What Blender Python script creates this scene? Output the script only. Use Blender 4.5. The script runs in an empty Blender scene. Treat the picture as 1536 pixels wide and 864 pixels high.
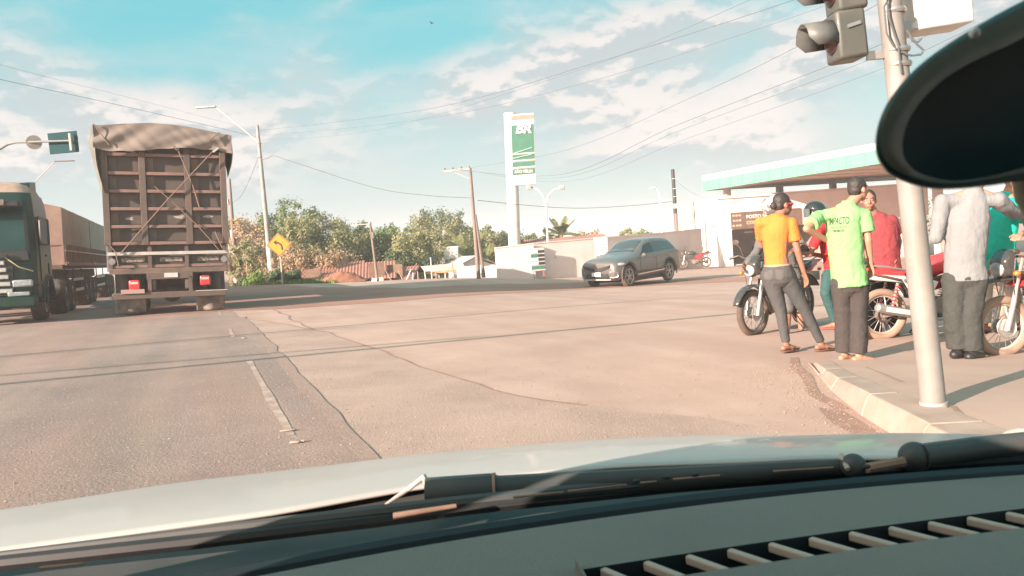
import bpy, bmesh, math, random
from mathutils import Vector, Matrix, noise
R = math.radians
S = bpy.context.scene
COL = S.collection
random.seed(7)

# ------------------------------------------------------------------ camera
FPX, IW, IH = 1109.0, 1536, 864
ROLL = R(4.3)
PITCH = math.atan((432 - 361.5) * math.cos(ROLL) / FPX)
CAMZ = 1.2
cp, sp, cr, sr = math.cos(PITCH), math.sin(PITCH), math.cos(ROLL), math.sin(ROLL)
FWD = Vector((0, cp, -sp)); UP0 = Vector((0, sp, cp)); RT0 = Vector((1, 0, 0))
RT = cr * RT0 - sr * UP0
UP = sr * RT0 + cr * UP0
cd = bpy.data.cameras.new('camera'); cam = bpy.data.objects.new('camera', cd); COL.objects.link(cam)
cam.matrix_world = Matrix(((RT.x, UP.x, -FWD.x, 0), (RT.y, UP.y, -FWD.y, 0), (RT.z, UP.z, -FWD.z, CAMZ), (0, 0, 0, 1)))
cd.sensor_width = 36; cd.lens = 36 * FPX / IW
cd.clip_start = 0.05; cd.clip_end = 5000
cd.dof.use_dof = True; cd.dof.focus_distance = 14; cd.dof.aperture_fstop = 13
S.camera = cam

# ------------------------------------------------------------------ light
SUN_EL = R(18.5)
SDX, SDY = 0.77, 0.64            # the way shadows fall on the ground
n_ = math.hypot(SDX, SDY); SDX /= n_; SDY /= n_
SV = Vector((SDX * math.cos(SUN_EL), SDY * math.cos(SUN_EL), -math.sin(SUN_EL)))
ld = bpy.data.lights.new('sun', 'SUN'); ld.energy = 5.0; ld.angle = R(0.35); ld.color = (1.0, 0.81, 0.70)
sun = bpy.data.objects.new('sun', ld); COL.objects.link(sun)
sun.rotation_euler = SV.to_track_quat('-Z', 'Y').to_euler()
SUN_AZ = math.atan2(-SDX, -SDY)

S.view_settings.view_transform = 'Standard'; S.view_settings.look = 'None'
S.view_settings.gamma = 1.0; S.view_settings.use_curve_mapping = False
S.view_settings.exposure = 1.62

W = bpy.data.worlds.new("World"); S.world = W; W.use_nodes = True
nt = W.node_tree; nt.nodes.clear()
def N(t, **kw):
    n = nt.nodes.new(t)
    for k, v in kw.items(): setattr(n, k, v)
    return n
def L(a, b): nt.links.new(a, b)
def math_(op, a, b=None, c=None, clamp=False):
    n = N('ShaderNodeMath', operation=op, use_clamp=clamp)
    for i, v in enumerate((a, b, c)):
        if v is None: continue
        if isinstance(v, (int, float)): n.inputs[i].default_value = v
        else: L(v, n.inputs[i])
    return n.outputs[0]
def mixc(f, a, b, mode='MIX'):
    n = N('ShaderNodeMix', data_type='RGBA', blend_type=mode)
    for s, v in ((n.inputs[0], f), (n.inputs[6], a), (n.inputs[7], b)):
        if isinstance(v, (int, float)): s.default_value = v
        elif isinstance(v, tuple): s.default_value = (*v, 1)
        else: L(v, s)
    return n.outputs[2]
def mapr(v, a, b, c=0.0, d=1.0, kind='SMOOTHSTEP'):
    n = N('ShaderNodeMapRange', interpolation_type=kind)
    L(v, n.inputs[0])
    for i, q in enumerate((a, b, c, d)): n.inputs[i + 1].default_value = q
    return n.outputs[0]
sky = N('ShaderNodeTexSky', sky_type='NISHITA', sun_disc=False)
sky.sun_elevation = SUN_EL; sky.sun_rotation = SUN_AZ; sky.air_density = 1.0; sky.dust_density = 0.6; sky.ozone_density = 1.0
tc = N('ShaderNodeTexCoord'); sep = N('ShaderNodeSeparateXYZ'); L(tc.outputs['Generated'], sep.inputs[0])
X, Y, Z = sep.outputs
az = math_('ARCTAN2', X, Y); el = math_('ARCSINE', Z)
def cloudnoise(sc, ka, ke, detail, rough, off, dist=0.0):
    c = N('ShaderNodeCombineXYZ')
    L(math_('MULTIPLY', az, ka), c.inputs[0]); L(math_('MULTIPLY', math_('ADD', el, off), ke), c.inputs[1])
    c.inputs[2].default_value = sc * 1.37
    n = N('ShaderNodeTexNoise'); n.inputs['Scale'].default_value = sc; n.inputs['Detail'].default_value = detail
    n.inputs['Roughness'].default_value = rough; n.inputs['Distortion'].default_value = dist
    L(c.outputs[0], n.inputs['Vector']); return n.outputs['Fac']
n1 = cloudnoise(3.3, 1.0, 1.9, 10, .55, 0.0, .1)
n1u = cloudnoise(3.3, 1.0, 1.9, 10, .55, 0.010, .1)
n2 = cloudnoise(7.0, 0.8, 3.2, 5, .5, 0.3, .3)
# a long bank of cumulus across the middle of the sky, thinner veils near the horizon and above
line = math_('ADD', math_('MULTIPLY', math_('SINE', math_('MULTIPLY', math_('ADD', az, .35), 2.1)), .035), .165)
d = math_('DIVIDE', math_('SUBTRACT', el, line), .095)
bank = math_('POWER', 2.718, math_('MULTIPLY', math_('MULTIPLY', d, d), -1.0))
dens = math_('ADD', n1, math_('SUBTRACT', math_('MULTIPLY', bank, .25), .085))
mask = mapr(dens, .445, .69)
veil = math_('MULTIPLY', mapr(n2, .38, .72), mapr(el, .02, .42, .85, .35))
low = mapr(el, .0, .26, 1.0, 0.0)
shade = mapr(math_('SUBTRACT', n1, n1u), -.016, .018)
shade2 = math_('MULTIPLY', shade, mapr(dens, .52, .74, .55, 1.0))
base = mixc(1.0, sky.outputs[0], (0.62, 1.42, 1.02), 'MULTIPLY')
grad = mixc(mapr(el, 0.0, .34), (3.5, 4.5, 4.7), (.95, 4.1, 4.75))
base = mixc(.86, base, grad)
c0 = mixc(math_('MULTIPLY', veil, .6), base, (4.3, 4.9, 5.0))
c0 = mixc(math_('MULTIPLY', low, .8), c0, (4.0, 4.5, 4.55))
cl = mixc(shade2, (3.7, 4.1, 4.25), (6.1, 5.6, 5.4))
c1 = mixc(math_('MULTIPLY', mask, mapr(el, .0, .10, .35, .92)), c0, cl)
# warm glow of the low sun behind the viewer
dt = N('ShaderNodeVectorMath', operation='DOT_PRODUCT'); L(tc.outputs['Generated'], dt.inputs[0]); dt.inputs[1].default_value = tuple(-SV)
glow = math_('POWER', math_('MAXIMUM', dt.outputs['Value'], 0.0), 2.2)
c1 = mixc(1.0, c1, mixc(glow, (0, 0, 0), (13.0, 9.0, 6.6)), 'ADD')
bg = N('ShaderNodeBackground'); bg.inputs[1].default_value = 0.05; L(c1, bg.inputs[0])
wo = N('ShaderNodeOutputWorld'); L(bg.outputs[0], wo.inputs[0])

# ------------------------------------------------------------------ helpers
def sm(a, b, x):
    t = max(0.0, min(1.0, (x - a) / (b - a))); return t * t * (3 - 2 * t)
def g(x, y):
    """height of the terrain"""
    xx = 30 * math.tanh(x / 30); yy = max(-10.0, min(y, 60.0))
    z = -.038 * xx - .014 * yy - .20 * sm(14, 26, y) * sm(-3, 3, x)
    z -= 2.0 * sm(37, 45, y) * sm(-22, -16, x) * (1 - sm(-2.2, .2, x))
    return z
def gb(x, y):
    """height of the ground mesh itself (one-metre grid)"""
    if abs(x) > 39 or abs(y) > 39: return g(x, y)
    i, j = math.floor(x), math.floor(y); u, v = x - i, y - j
    return (g(i, j) * (1 - u) + g(i + 1, j) * u) * (1 - v) + (g(i, j + 1) * (1 - u) + g(i + 1, j + 1) * u) * v
def ray(px, py): return FWD + RT * ((px - IW / 2) / FPX) + UP * ((IH / 2 - py) / FPX)
def at(px, py, Yd):
    """the point seen at photo pixel (px, py), Yd metres ahead"""
    v = ray(px, py); v = v * (Yd / v.y); return Vector((v.x, v.y, v.z + CAMZ))
def gnd(px, py):
    v = ray(px, py); t = .5
    while t < 300 and CAMZ + v.z * t > g(v.x * t, v.y * t): t *= 1.004
    return Vector((v.x * t, v.y * t, g(v.x * t, v.y * t)))
def onz(x, y, dz=0): return Vector((x, y, g(x, y) + dz))
def S_(r, g_, b, k=1.0):
    f = lambda c: ((c / 255 + .055) / 1.055) ** 2.4 if c > 10 else c / 255 / 12.92
    return (f(r) * k, f(g_) * k, f(b) * k)

MATS = {}
def M(name, c, rough=.6, metal=0, c2=None, ns=4, amt=.5, bump=0, bs=60, dust=0, ds=3, coat=0, emit=None, alpha=None, stretch=None, spec=None, lo=.35, hi=.68, fold=0):
    if name in MATS: return MATS[name]
    m = bpy.data.materials.new(name); m.use_nodes = True; t = m.node_tree; b = t.nodes['Principled BSDF']
    b.inputs['Base Color'].default_value = (*c, 1); b.inputs['Roughness'].default_value = rough; b.inputs['Metallic'].default_value = metal
    if spec is not None: b.inputs['Specular IOR Level'].default_value = spec
    if coat: b.inputs['Coat Weight'].default_value = coat; b.inputs['Coat Roughness'].default_value = .08
    tcn = t.nodes.new('ShaderNodeTexCoord'); vec = tcn.outputs['Object']
    if stretch:
        mp = t.nodes.new('ShaderNodeMapping'); mp.inputs['Scale'].default_value = stretch
        t.links.new(vec, mp.inputs[0]); vec = mp.outputs[0]
    def noisef(sc, a, b_, det=6):
        n = t.nodes.new('ShaderNodeTexNoise'); n.inputs['Scale'].default_value = sc; n.inputs['Detail'].default_value = det; n.inputs['Roughness'].default_value = .62
        t.links.new(vec, n.inputs['Vector'])
        r = t.nodes.new('ShaderNodeMapRange'); r.inputs[1].default_value = a; r.inputs[2].default_value = b_
        t.links.new(n.outputs['Fac'], r.inputs[0]); return r.outputs[0], n
    col = None
    def mix(f, a, b_):
        n = t.nodes.new('ShaderNodeMix'); n.data_type = 'RGBA'
        for s, v in ((n.inputs[0], f), (n.inputs[6], a), (n.inputs[7], b_)):
            if isinstance(v, (int, float)): s.default_value = v
            elif isinstance(v, tuple): s.default_value = (*v, 1)
            else: t.links.new(v, s)
        return n.outputs[2]
    if c2 is None: c2 = tuple(x * .72 for x in c)
    f, _ = noisef(ns, lo, hi)
    mm = t.nodes.new('ShaderNodeMath'); mm.operation = 'MULTIPLY'; mm.inputs[1].default_value = amt * 2 if amt <= .5 else 1
    t.links.new(f, mm.inputs[0]); mm.use_clamp = True
    col = mix(mm.outputs[0], c, c2)
    if dust:
        f2, _ = noisef(ds, .38, .75)
        m2 = t.nodes.new('ShaderNodeMath'); m2.operation = 'MULTIPLY_ADD'; m2.inputs[1].default_value = dust; m2.inputs[2].default_value = dust * .35
        t.links.new(f2, m2.inputs[0]); col = mix(m2.outputs[0], col, (.36, .215, .145))
        r3 = t.nodes.new('ShaderNodeMath'); r3.operation = 'MULTIPLY_ADD'; r3.inputs[1].default_value = .35; r3.inputs[2].default_value = rough; r3.use_clamp = True
        t.links.new(m2.outputs[0], r3.inputs[0]); t.links.new(r3.outputs[0], b.inputs['Roughness'])
    t.links.new(col, b.inputs['Base Color'])
    if bump:
        _, nb = noisef(bs, 0, 1, 4)
        bn = t.nodes.new('ShaderNodeBump'); bn.inputs['Strength'].default_value = min(1, bump); bn.inputs['Distance'].default_value = .006
        t.links.new(nb.outputs['Fac'], bn.inputs['Height']); t.links.new(bn.outputs[0], b.inputs['Normal'])
        if fold:
            w_ = t.nodes.new('ShaderNodeTexNoise'); w_.inputs['Scale'].default_value = 7; w_.inputs['Detail'].default_value = 3; w_.inputs['Distortion'].default_value = 1.6
            mp2 = t.nodes.new('ShaderNodeMapping'); mp2.inputs['Scale'].default_value = (1.5, 1.5, .75); t.links.new(tcn.outputs['Object'], mp2.inputs[0]); t.links.new(mp2.outputs[0], w_.inputs['Vector'])
            b3 = t.nodes.new('ShaderNodeBump'); b3.inputs['Strength'].default_value = 1; b3.inputs['Distance'].default_value = fold; t.links.new(w_.outputs['Fac'], b3.inputs['Height']); t.links.new(bn.outputs[0], b3.inputs['Normal']); t.links.new(b3.outputs[0], b.inputs['Normal'])
    if emit: b.inputs['Emission Color'].default_value = (*emit[0], 1); b.inputs['Emission Strength'].default_value = emit[1]
    if alpha is not None:
        b.inputs['Alpha'].default_value = alpha
    MATS[name] = m; return m

class MB:
    """collects shapes that belong to one mesh object"""
    def __init__(s): s.v = []; s.f = []
    def add(s, vs, fs):
        o = len(s.v); s.v += [tuple(v) for v in vs]; s.f += [tuple(i + o for i in f) for f in fs]; return s
    def box(s, c, d, rot=None):
        c = Vector(c); h = Vector(d) / 2
        vs = [Vector((x * h.x, y * h.y, z * h.z)) for x in (-1, 1) for y in (-1, 1) for z in (-1, 1)]
        if rot is not None:
            m = rot if isinstance(rot, Matrix) else Matrix.Rotation(rot, 3, 'Z'); vs = [m @ v for v in vs]
        return s.add([v + c for v in vs], [(0, 1, 3, 2), (4, 6, 7, 5), (0, 4, 5, 1), (2, 3, 7, 6), (0, 2, 6, 4), (1, 5, 7, 3)])
    def bar(s, a, b, w, h, up=(0, 0, 1)):
        a, b = Vector(a), Vector(b); d = (b - a).normalized(); u = Vector(up)
        if abs(d.dot(u)) > .98: u = Vector((0, 1, 0))
        x = d.cross(u).normalized(); z = x.cross(d)
        vs = [p + x * (i * w / 2) + z * (j * h / 2) for p in (a, b) for i in (-1, 1) for j in (-1, 1)]
        return s.add(vs, [(0, 1, 3, 2), (4, 6, 7, 5), (0, 4, 5, 1), (2, 3, 7, 6), (0, 2, 6, 4), (1, 5, 7, 3)])
    def tube(s, pts, r, n=8, caps=True, sx=1.0, side=None):
        pts = [Vector(p) for p in pts]; rs = r if isinstance(r, (list, tuple)) else [r] * len(pts)
        vs = []; fs = []; prev = None
        for i, p in enumerate(pts):
            a = pts[max(0, i - 1)]; b = pts[min(len(pts) - 1, i + 1)]; d = (b - a).normalized()
            if side is not None: x = (Vector(side) - d * Vector(side).dot(d)).normalized()
            elif prev is None:
                x = d.cross(Vector((0, 0, 1)) if abs(d.z) < .9 else Vector((0, 1, 0))).normalized()
            else: x = (prev - d * prev.dot(d)).normalized()
            prev = x; y = d.cross(x)
            for k in range(n):
                q = 2 * math.pi * k / n
                vs.append(p + x * (math.cos(q) * rs[i] * sx) + y * (math.sin(q) * rs[i]))
        for i in range(len(pts) - 1):
            for k in range(n):
                k2 = (k + 1) % n; fs.append((i * n + k, i * n + k2, (i + 1) * n + k2, (i + 1) * n + k))
        if caps: fs.append(tuple(reversed(range(n)))); fs.append(tuple(range((len(pts) - 1) * n, len(pts) * n)))
        return s.add(vs, fs)
    def cyl(s, a, b, r, r2=None, n=16): return s.tube([a, b], [r, r if r2 is None else r2], n)
    def ring(s, c, axis, R0, r, n=28, m=8, fl=1.0):
        c = Vector(c); ax = Vector(axis).normalized()
        x = ax.cross(Vector((0, 0, 1)) if abs(ax.z) < .9 else Vector((1, 0, 0))).normalized(); y = ax.cross(x)
        vs = []; fs = []
        for i in range(n):
            q = 2 * math.pi * i / n; o = x * math.cos(q) + y * math.sin(q)
            for j in range(m):
                w = 2 * math.pi * j / m; vs.append(c + o * (R0 + r * math.cos(w)) + ax * (r * fl * math.sin(w)))
        for i in range(n):
            for j in range(m):
                fs.append((i * m + j, i * m + (j + 1) % m, ((i + 1) % n) * m + (j + 1) % m, ((i + 1) % n) * m + j))
        return s.add(vs, fs)
    def sph(s, c, r, n=12, m=8, rot=None):
        c = Vector(c); r = Vector(r) if isinstance(r, (tuple, list, Vector)) else Vector((r, r, r)); vs = []; fs = []
        for i in range(m + 1):
            a = math.pi * i / m
            for k in range(n):
                q = 2 * math.pi * k / n; v = Vector((r.x * math.sin(a) * math.cos(q), r.y * math.sin(a) * math.sin(q), r.z * math.cos(a)))
                vs.append(c + (rot @ v if rot is not None else v))
        for i in range(m):
            for k in range(n):
                k2 = (k + 1) % n
                if i == 0: fs.append((k, (i + 1) * n + k, (i + 1) * n + k2))
                elif i == m - 1: fs.append((i * n + k, (i + 1) * n + k, i * n + k2))
                else: fs.append((i * n + k, (i + 1) * n + k, (i + 1) * n + k2, i * n + k2))
        return s.add(vs, fs)
    def ecap(s, a, b, ra, rb, side=(1, 0, 0), ca=True, cb=True, n=16):
        """elliptical capsule from a to b; radii (across side, other)"""
        a, b = Vector(a), Vector(b); d = (b - a); L_ = d.length or 1e-4; d.normalize()
        ra = (ra, ra) if isinstance(ra, (int, float)) else ra; rb = (rb, rb) if isinstance(rb, (int, float)) else rb
        sd = Vector(side); x = sd - d * sd.dot(d)
        if x.length < .05: x = Vector((0, 1, 0)) - d * d.y
        x.normalize(); y = d.cross(x)
        st = []
        if ca:
            for q in (80, 55, 28): st.append((a - d * (min(ra) * math.sin(R(q))), ra, math.cos(R(q))))
        st += [(a, ra, 1), (b, rb, 1)]
        if cb:
            for q in (28, 55, 80): st.append((b + d * (min(rb) * math.sin(R(q))), rb, math.cos(R(q))))
        vs = []; fs = []
        for p, r_, k in st:
            for i in range(n):
                q = 2 * math.pi * i / n; vs.append(p + x * (r_[0] * k * math.cos(q)) + y * (r_[1] * k * math.sin(q)))
        m = len(st)
        for j in range(m - 1):
            for i in range(n):
                i2 = (i + 1) % n; fs.append((j * n + i, j * n + i2, (j + 1) * n + i2, (j + 1) * n + i))
        fs.append(tuple(reversed(range(n)))); fs.append(tuple(range((m - 1) * n, m * n)))
        return s.add(vs, fs)
    def prism(s, poly, a, b, axis='y'):
        """poly: (u, w) points; extruded along axis from a to b"""
        n = len(poly); P = lambda u, w, t: {'y': (u, t, w), 'x': (t, u, w), 'z': (u, w, t)}[axis]
        vs = [P(u, w, a) for u, w in poly] + [P(u, w, b) for u, w in poly]
        fs = [tuple(range(n)), tuple(reversed(range(n, 2 * n)))] + [(i, i + n, (i + 1) % n + n, (i + 1) % n) for i in range(n)]
        return s.add(vs, fs)
    def grid(s, fn, nu, nv, closed=False):
        vs = [fn(i / nu, j / nv) for j in range(nv + 1) for i in range(nu + 1)]
        fs = [(j * (nu + 1) + i, j * (nu + 1) + i + 1, (j + 1) * (nu + 1) + i + 1, (j + 1) * (nu + 1) + i) for j in range(nv) for i in range(nu)]
        return s.add(vs, fs)
    def build(s, name, mat, parent=None, smooth=True, bev=0, ang=38, mods=None):
        me = bpy.data.meshes.new(name); me.from_pydata([tuple(v) for v in s.v], [], s.f)
        bm = bmesh.new(); bm.from_mesh(me); bmesh.ops.recalc_face_normals(bm, faces=bm.faces); bm.to_mesh(me); bm.free()
        if mat is not None: me.materials.append(mat)
        if smooth:
            me.polygons.foreach_set('use_smooth', [True] * len(me.polygons)); me.set_sharp_from_angle(angle=R(ang))
        o = bpy.data.objects.new(name, me); COL.objects.link(o)
        if parent is not None: o.parent = parent
        if bev:
            b = o.modifiers.new('b', 'BEVEL'); b.width = bev; b.segments = 2; b.limit_method = 'ANGLE'
        return o

def tag(o, label=None, cat=None, group=None, kind=None):
    if label: o['label'] = label
    if cat: o['category'] = cat
    if group: o['group'] = group
    if kind: o['kind'] = kind
    return o
def empty(name, loc, rz=0, label=None, cat=None, group=None, rot=None, scale=1):
    o = bpy.data.objects.new(name, None); COL.objects.link(o); o.location = loc
    o.rotation_euler = rot if rot is not None else (0, 0, rz); o.scale = (scale,) * 3; o.empty_display_size = .2
    return tag(o, label, cat, group)
def copy_tree(o, parent=None):
    kids = [c for c in bpy.data.objects if c.parent == o]
    c = o.copy(); COL.objects.link(c); c.parent = parent
    for k in kids: copy_tree(k, c)
    return c
def text_mesh(name, body, size, mat, parent, loc, rot, extrude=.001, bold=.0, shear=0, align='CENTER', sx=1):
    cu = bpy.data.curves.new('t', 'FONT'); cu.body = body; cu.size = size; cu.extrude = extrude; cu.offset = bold; cu.shear = shear; cu.align_x = align; cu.align_y = 'CENTER'
    cu.resolution_u = 3
    to = bpy.data.objects.new('t', cu); COL.objects.link(to)
    dg = bpy.context.evaluated_depsgraph_get(); me = bpy.data.meshes.new_from_object(to.evaluated_get(dg)); me.name = name
    bpy.data.objects.remove(to); bpy.data.curves.remove(cu)
    me.materials.clear(); me.materials.append(mat)
    o = bpy.data.objects.new(name, me); COL.objects.link(o); o.parent = parent; o.location = loc; o.rotation_euler = rot; o.scale = (sx, 1, 1)
    return o
def remesh(o, vox, smooth=4, wr=0, ws=.09):
    m = o.modifiers.new('r', 'REMESH'); m.mode = 'VOXEL'; m.voxel_size = vox; m.use_smooth_shade = True
    if smooth: q = o.modifiers.new('s', 'SMOOTH'); q.factor = .5; q.iterations = smooth
    if wr:
        tx = bpy.data.textures.new('w', 'CLOUDS'); tx.noise_scale = ws; tx.noise_depth = 2
        dm = o.modifiers.new('d', 'DISPLACE'); dm.texture = tx; dm.strength = wr; dm.mid_level = .5; dm.texture_coords = 'LOCAL'
    return o
# ------------------------------------------------------------------ setting
TH = R(23.3); RC, RS = math.cos(TH), math.sin(TH)
def RF(lat, al): return (lat * RC - al * RS, lat * RS + al * RC)      # road frame -> ground
def kh(y): return .15 - .15 * sm(4.6, 7.6, y)
def pav(x, y): return gb(x, y) + kh(y)
def pgnd(px, py):
    v = ray(px, py); t = .5
    while t < 300 and CAMZ + v.z * t > pav(v.x * t, v.y * t): t *= 1.004
    return Vector((v.x * t, v.y * t, pav(v.x * t, v.y * t)))

m_ground = M('dusty ground', (.45, .31, .25), .93, c2=(.35, .228, .182), ns=.9, amt=.5, bump=.35, bs=26)
m_asph = M('worn dusty asphalt', (.29, .212, .182), .9, c2=(.20, .148, .13), ns=.9, amt=.5, bump=1.0, bs=55, stretch=(1, 1, 1))
m_should = M('coarse dusty asphalt', (.41, .285, .23), .95, c2=(.32, .222, .18), ns=1.1, amt=.5, bump=1.0, bs=60)
m_red = M('red earth with shade', (.34, .175, .125), .95, c2=(.27, .13, .09), ns=.35, amt=.5, bump=.3, bs=14)
m_earth = M('red earth', (.30, .125, .07), 1, c2=(.22, .09, .05), ns=1.5, bump=.5, bs=9)
m_pav = M('dusty concrete pavement', (.42, .295, .235), .92, c2=(.35, .24, .19), ns=.9, amt=.5, bump=.3, bs=22)
m_kerb = M('dusty painted kerb', (.36, .275, .225), .85, c2=(.28, .205, .16), ns=3, amt=.5, bump=.4, bs=25)
m_mark = M('worn white road paint', (.40, .31, .255), .8, c2=(.29, .205, .17), ns=5, amt=.5, lo=.4, hi=.55, bump=.3)
m_crack = M('dirt in joint', (.21, .125, .095), 1, c2=(.32, .205, .155), ns=6)
m_gutter = M('dark gutter patch', (.25, .145, .108), .8, c2=(.33, .20, .15), ns=5, bump=.4)

m_jd = M('dark worn asphalt joint', (.235, .16, .128), .95, c2=(.29, .205, .17), ns=14, bump=1, bs=40)
def speckle(m, sc, lo, hi, col, amt):
    """small stones set in a road surface"""
    t = m.node_tree; b = t.nodes['Principled BSDF']; src = b.inputs['Base Color'].links[0].from_socket
    tcn = t.nodes.new('ShaderNodeTexCoord'); n = t.nodes.new('ShaderNodeTexVoronoi'); n.inputs['Scale'].default_value = sc
    t.links.new(tcn.outputs['Object'], n.inputs['Vector'])
    r = t.nodes.new('ShaderNodeMapRange'); r.inputs[1].default_value = hi; r.inputs[2].default_value = lo; t.links.new(n.outputs['Distance'], r.inputs[0])
    r2 = t.nodes.new('ShaderNodeMath'); r2.operation = 'MULTIPLY'; r2.inputs[1].default_value = amt; r2.use_clamp = True; t.links.new(r.outputs[0], r2.inputs[0])
    x = t.nodes.new('ShaderNodeMix'); x.data_type = 'RGBA'; t.links.new(r2.outputs[0], x.inputs[0]); t.links.new(src, x.inputs[6]); x.inputs[7].default_value = (*col, 1)
    t.links.new(x.outputs[2], b.inputs['Base Color'])
def streaks(m, amt, col, sx=2.2, sy=.12):
    """tyre-polished bands that run along the road"""
    t = m.node_tree; b = t.nodes['Principled BSDF']; src = b.inputs['Base Color'].links[0].from_socket
    tcn = t.nodes.new('ShaderNodeTexCoord'); mp = t.nodes.new('ShaderNodeMapping'); mp.vector_type = 'TEXTURE'
    mp.inputs['Rotation'].default_value = (0, 0, TH); mp.inputs['Scale'].default_value = (1 / sx, 1 / sy, 1)
    n = t.nodes.new('ShaderNodeTexNoise'); n.inputs['Scale'].default_value = 1; n.inputs['Detail'].default_value = 4
    t.links.new(tcn.outputs['Object'], mp.inputs[0]); t.links.new(mp.outputs[0], n.inputs['Vector'])
    r = t.nodes.new('ShaderNodeMapRange'); r.inputs[1].default_value = .42; r.inputs[2].default_value = .66; r.inputs[4].default_value = amt; t.links.new(n.outputs['Fac'], r.inputs[0])
    x = t.nodes.new('ShaderNodeMix'); x.data_type = 'RGBA'; t.links.new(r.outputs[0], x.inputs[0]); t.links.new(src, x.inputs[6]); x.inputs[7].default_value = (*col, 1)
    t.links.new(x.outputs[2], b.inputs['Base Color'])
streaks(m_asph, .55, (.33, .235, .18)); streaks(m_asph, .5, (.155, .12, .10), 1.3, .09)
streaks(m_ground, .4, (.50, .34, .265), .5, .3); streaks(m_ground, .55, (.34, .215, .165), .9, .05)
speckle(m_asph, 30, .0, .28, (.60, .47, .40), .7); speckle(m_asph, 19, .0, .24, (.09, .065, .055), .6); streaks(m_asph, .35, (.36, .20, .15), .6, .2)
speckle(m_should, 30, .0, .28, (.62, .47, .38), .7); speckle(m_should, 21, .0, .2, (.16, .10, .075), .6)
speckle(m_ground, 16, .0, .10, (.24, .16, .115), .5)

tick = [float(i) for i in range(-40, 41)]
far = [45, 52, 60, 75, 95, 130, 190, 300, 500, 900, 1600]
XT = [-float(f) for f in reversed(far)] + tick + [float(f) for f in far]
YT = [-float(f) for f in reversed(far)] + [float(i) for i in range(-40, 61)] + [float(f) for f in far if f > 60]
b = MB(); nx = len(XT)
b.v = [(x, y, g(x, y)) for y in YT for x in XT]
b.f = [(j * nx + i, j * nx + i + 1, (j + 1) * nx + i + 1, (j + 1) * nx + i) for j in range(len(YT) - 1) for i in range(nx - 1)]
tag(b.build('ground', m_ground, ang=180), kind='structure')

def wobble(pts, amp, step=.35):
    out = []
    for (a, b_) in zip(pts[:-1], pts[1:]):
        a = Vector(a[:2]); b_ = Vector(b_[:2]); k = max(1, int((b_ - a).length / step))
        for i in range(k):
            p = a.lerp(b_, i / k); n = noise.noise(Vector((p.x * 1.3, p.y * 1.3, 3))) * amp
            d = (b_ - a).normalized(); out.append((p.x - d.y * n, p.y + d.x * n))
    out.append(tuple(pts[-1][:2])); return out
def sheet(name, poly, dz, mat, zf=gb, fine=1.0):
    bm = bmesh.new(); vs = [bm.verts.new((x, y, 0)) for x, y in poly]; bm.faces.new(vs)
    x0, x1 = min(p[0] for p in poly), max(p[0] for p in poly); y0, y1 = min(p[1] for p in poly), max(p[1] for p in poly)
    for a, lo, hi, ax in ((0, x0, x1, (1, 0, 0)), (1, y0, y1, (0, 1, 0))):
        q = math.ceil(lo / fine) * fine
        while q < hi:
            bmesh.ops.bisect_plane(bm, geom=bm.verts[:] + bm.edges[:] + bm.faces[:], plane_co=(q, 0, 0) if a == 0 else (0, q, 0), plane_no=ax, dist=1e-5)
            q += fine
    for v in bm.verts: v.co.z = zf(v.co.x, v.co.y) + dz
    me = bpy.data.meshes.new(name); bm.to_mesh(me); bm.free(); me.materials.append(mat)
    me.polygons.foreach_set('use_smooth', [True] * len(me.polygons))
    o = bpy.data.objects.new(name, me); COL.objects.link(o); return tag(o, kind='structure')
def ribbon(name, pts, w, dz, mat, amp=.05, zf=gb, step=.3):
    p = wobble(pts, amp, step); b = MB(); n = len(p)
    for i, (x, y) in enumerate(p):
        a = Vector(p[max(0, i - 1)]); c = Vector(p[min(n - 1, i + 1)]); d = (c - a).normalized()
        wi = w * (.85 + .5 * noise.noise(Vector((x * 1.1, y * 1.1, 9)))) / 2
        for s in (-1, 1): b.v.append((x - d.y * wi * s, y + d.x * wi * s, zf(x, y) + dz))
    b.f = [(2 * i, 2 * i + 1, 2 * i + 3, 2 * i + 2) for i in range(n - 1)]
    return tag(b.build(name, mat), kind='structure')
G2 = lambda *a: tuple(gnd(*a)[:2])

sheet('road', [RF(-9.5, -8)] + wobble([RF(.85, -8), RF(.86, 10), RF(.87, 34)], .07, .3) + [RF(1.2, 60), RF(-9.5, 60)], .002, m_asph)
crk = [G2(345, 475), G2(430, 487), G2(490, 500), G2(560, 521), G2(650, 556), G2(740, 586), G2(810, 602), G2(880, 609)]
crk = crk + [(1.3, 5.0), (2.0, 4.2), (2.2, 2.5)]
cw = wobble(crk, .10)
sheet('road_shoulder', [RF(.6, -5)] + [RF(.6, 16.5)] + cw, .001, m_should)
sheet('shaded_earth_band', [G2(200, 476)] + wobble([G2(335, 467), G2(430, 463), G2(560, 455), G2(700, 444), G2(900, 432), G2(1110, 423)], .25, 1) + [G2(1230, 414), G2(1230, 411), G2(1110, 416), G2(900, 422), G2(760, 426), G2(620, 432), G2(470, 431), G2(340, 424), G2(200, 424)], .004, m_red)  # red earth sheet outlined along the truck's shadow, shade mixed into its colour
ribbon('road_joint', crk[:8], .032, .0045, m_crack, .10)
ribbon('road_joint', [RF(.88, 1), RF(.86, 9), RF(.9, 17)], .20, .0035, m_jd, .06, step=.18)
ribbon('road_joint', [G2(405, 462), G2(470, 495)], .05, .0045, m_crack, .08)
for a, b_ in ((5.2, 9.4), (12.6, 14.2), (18, 20)):
    ribbon('lane_marking', [RF(.52, a), RF(.54, b_)], .07, .004, m_mark, .02)
ribbon('gutter_patch', [G2(1190, 536), G2(1208, 570), G2(1228, 594), G2(1262, 614)], .10, .003, m_gutter, .05, step=.15)  # darker brown strip and patch along the gutter
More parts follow.
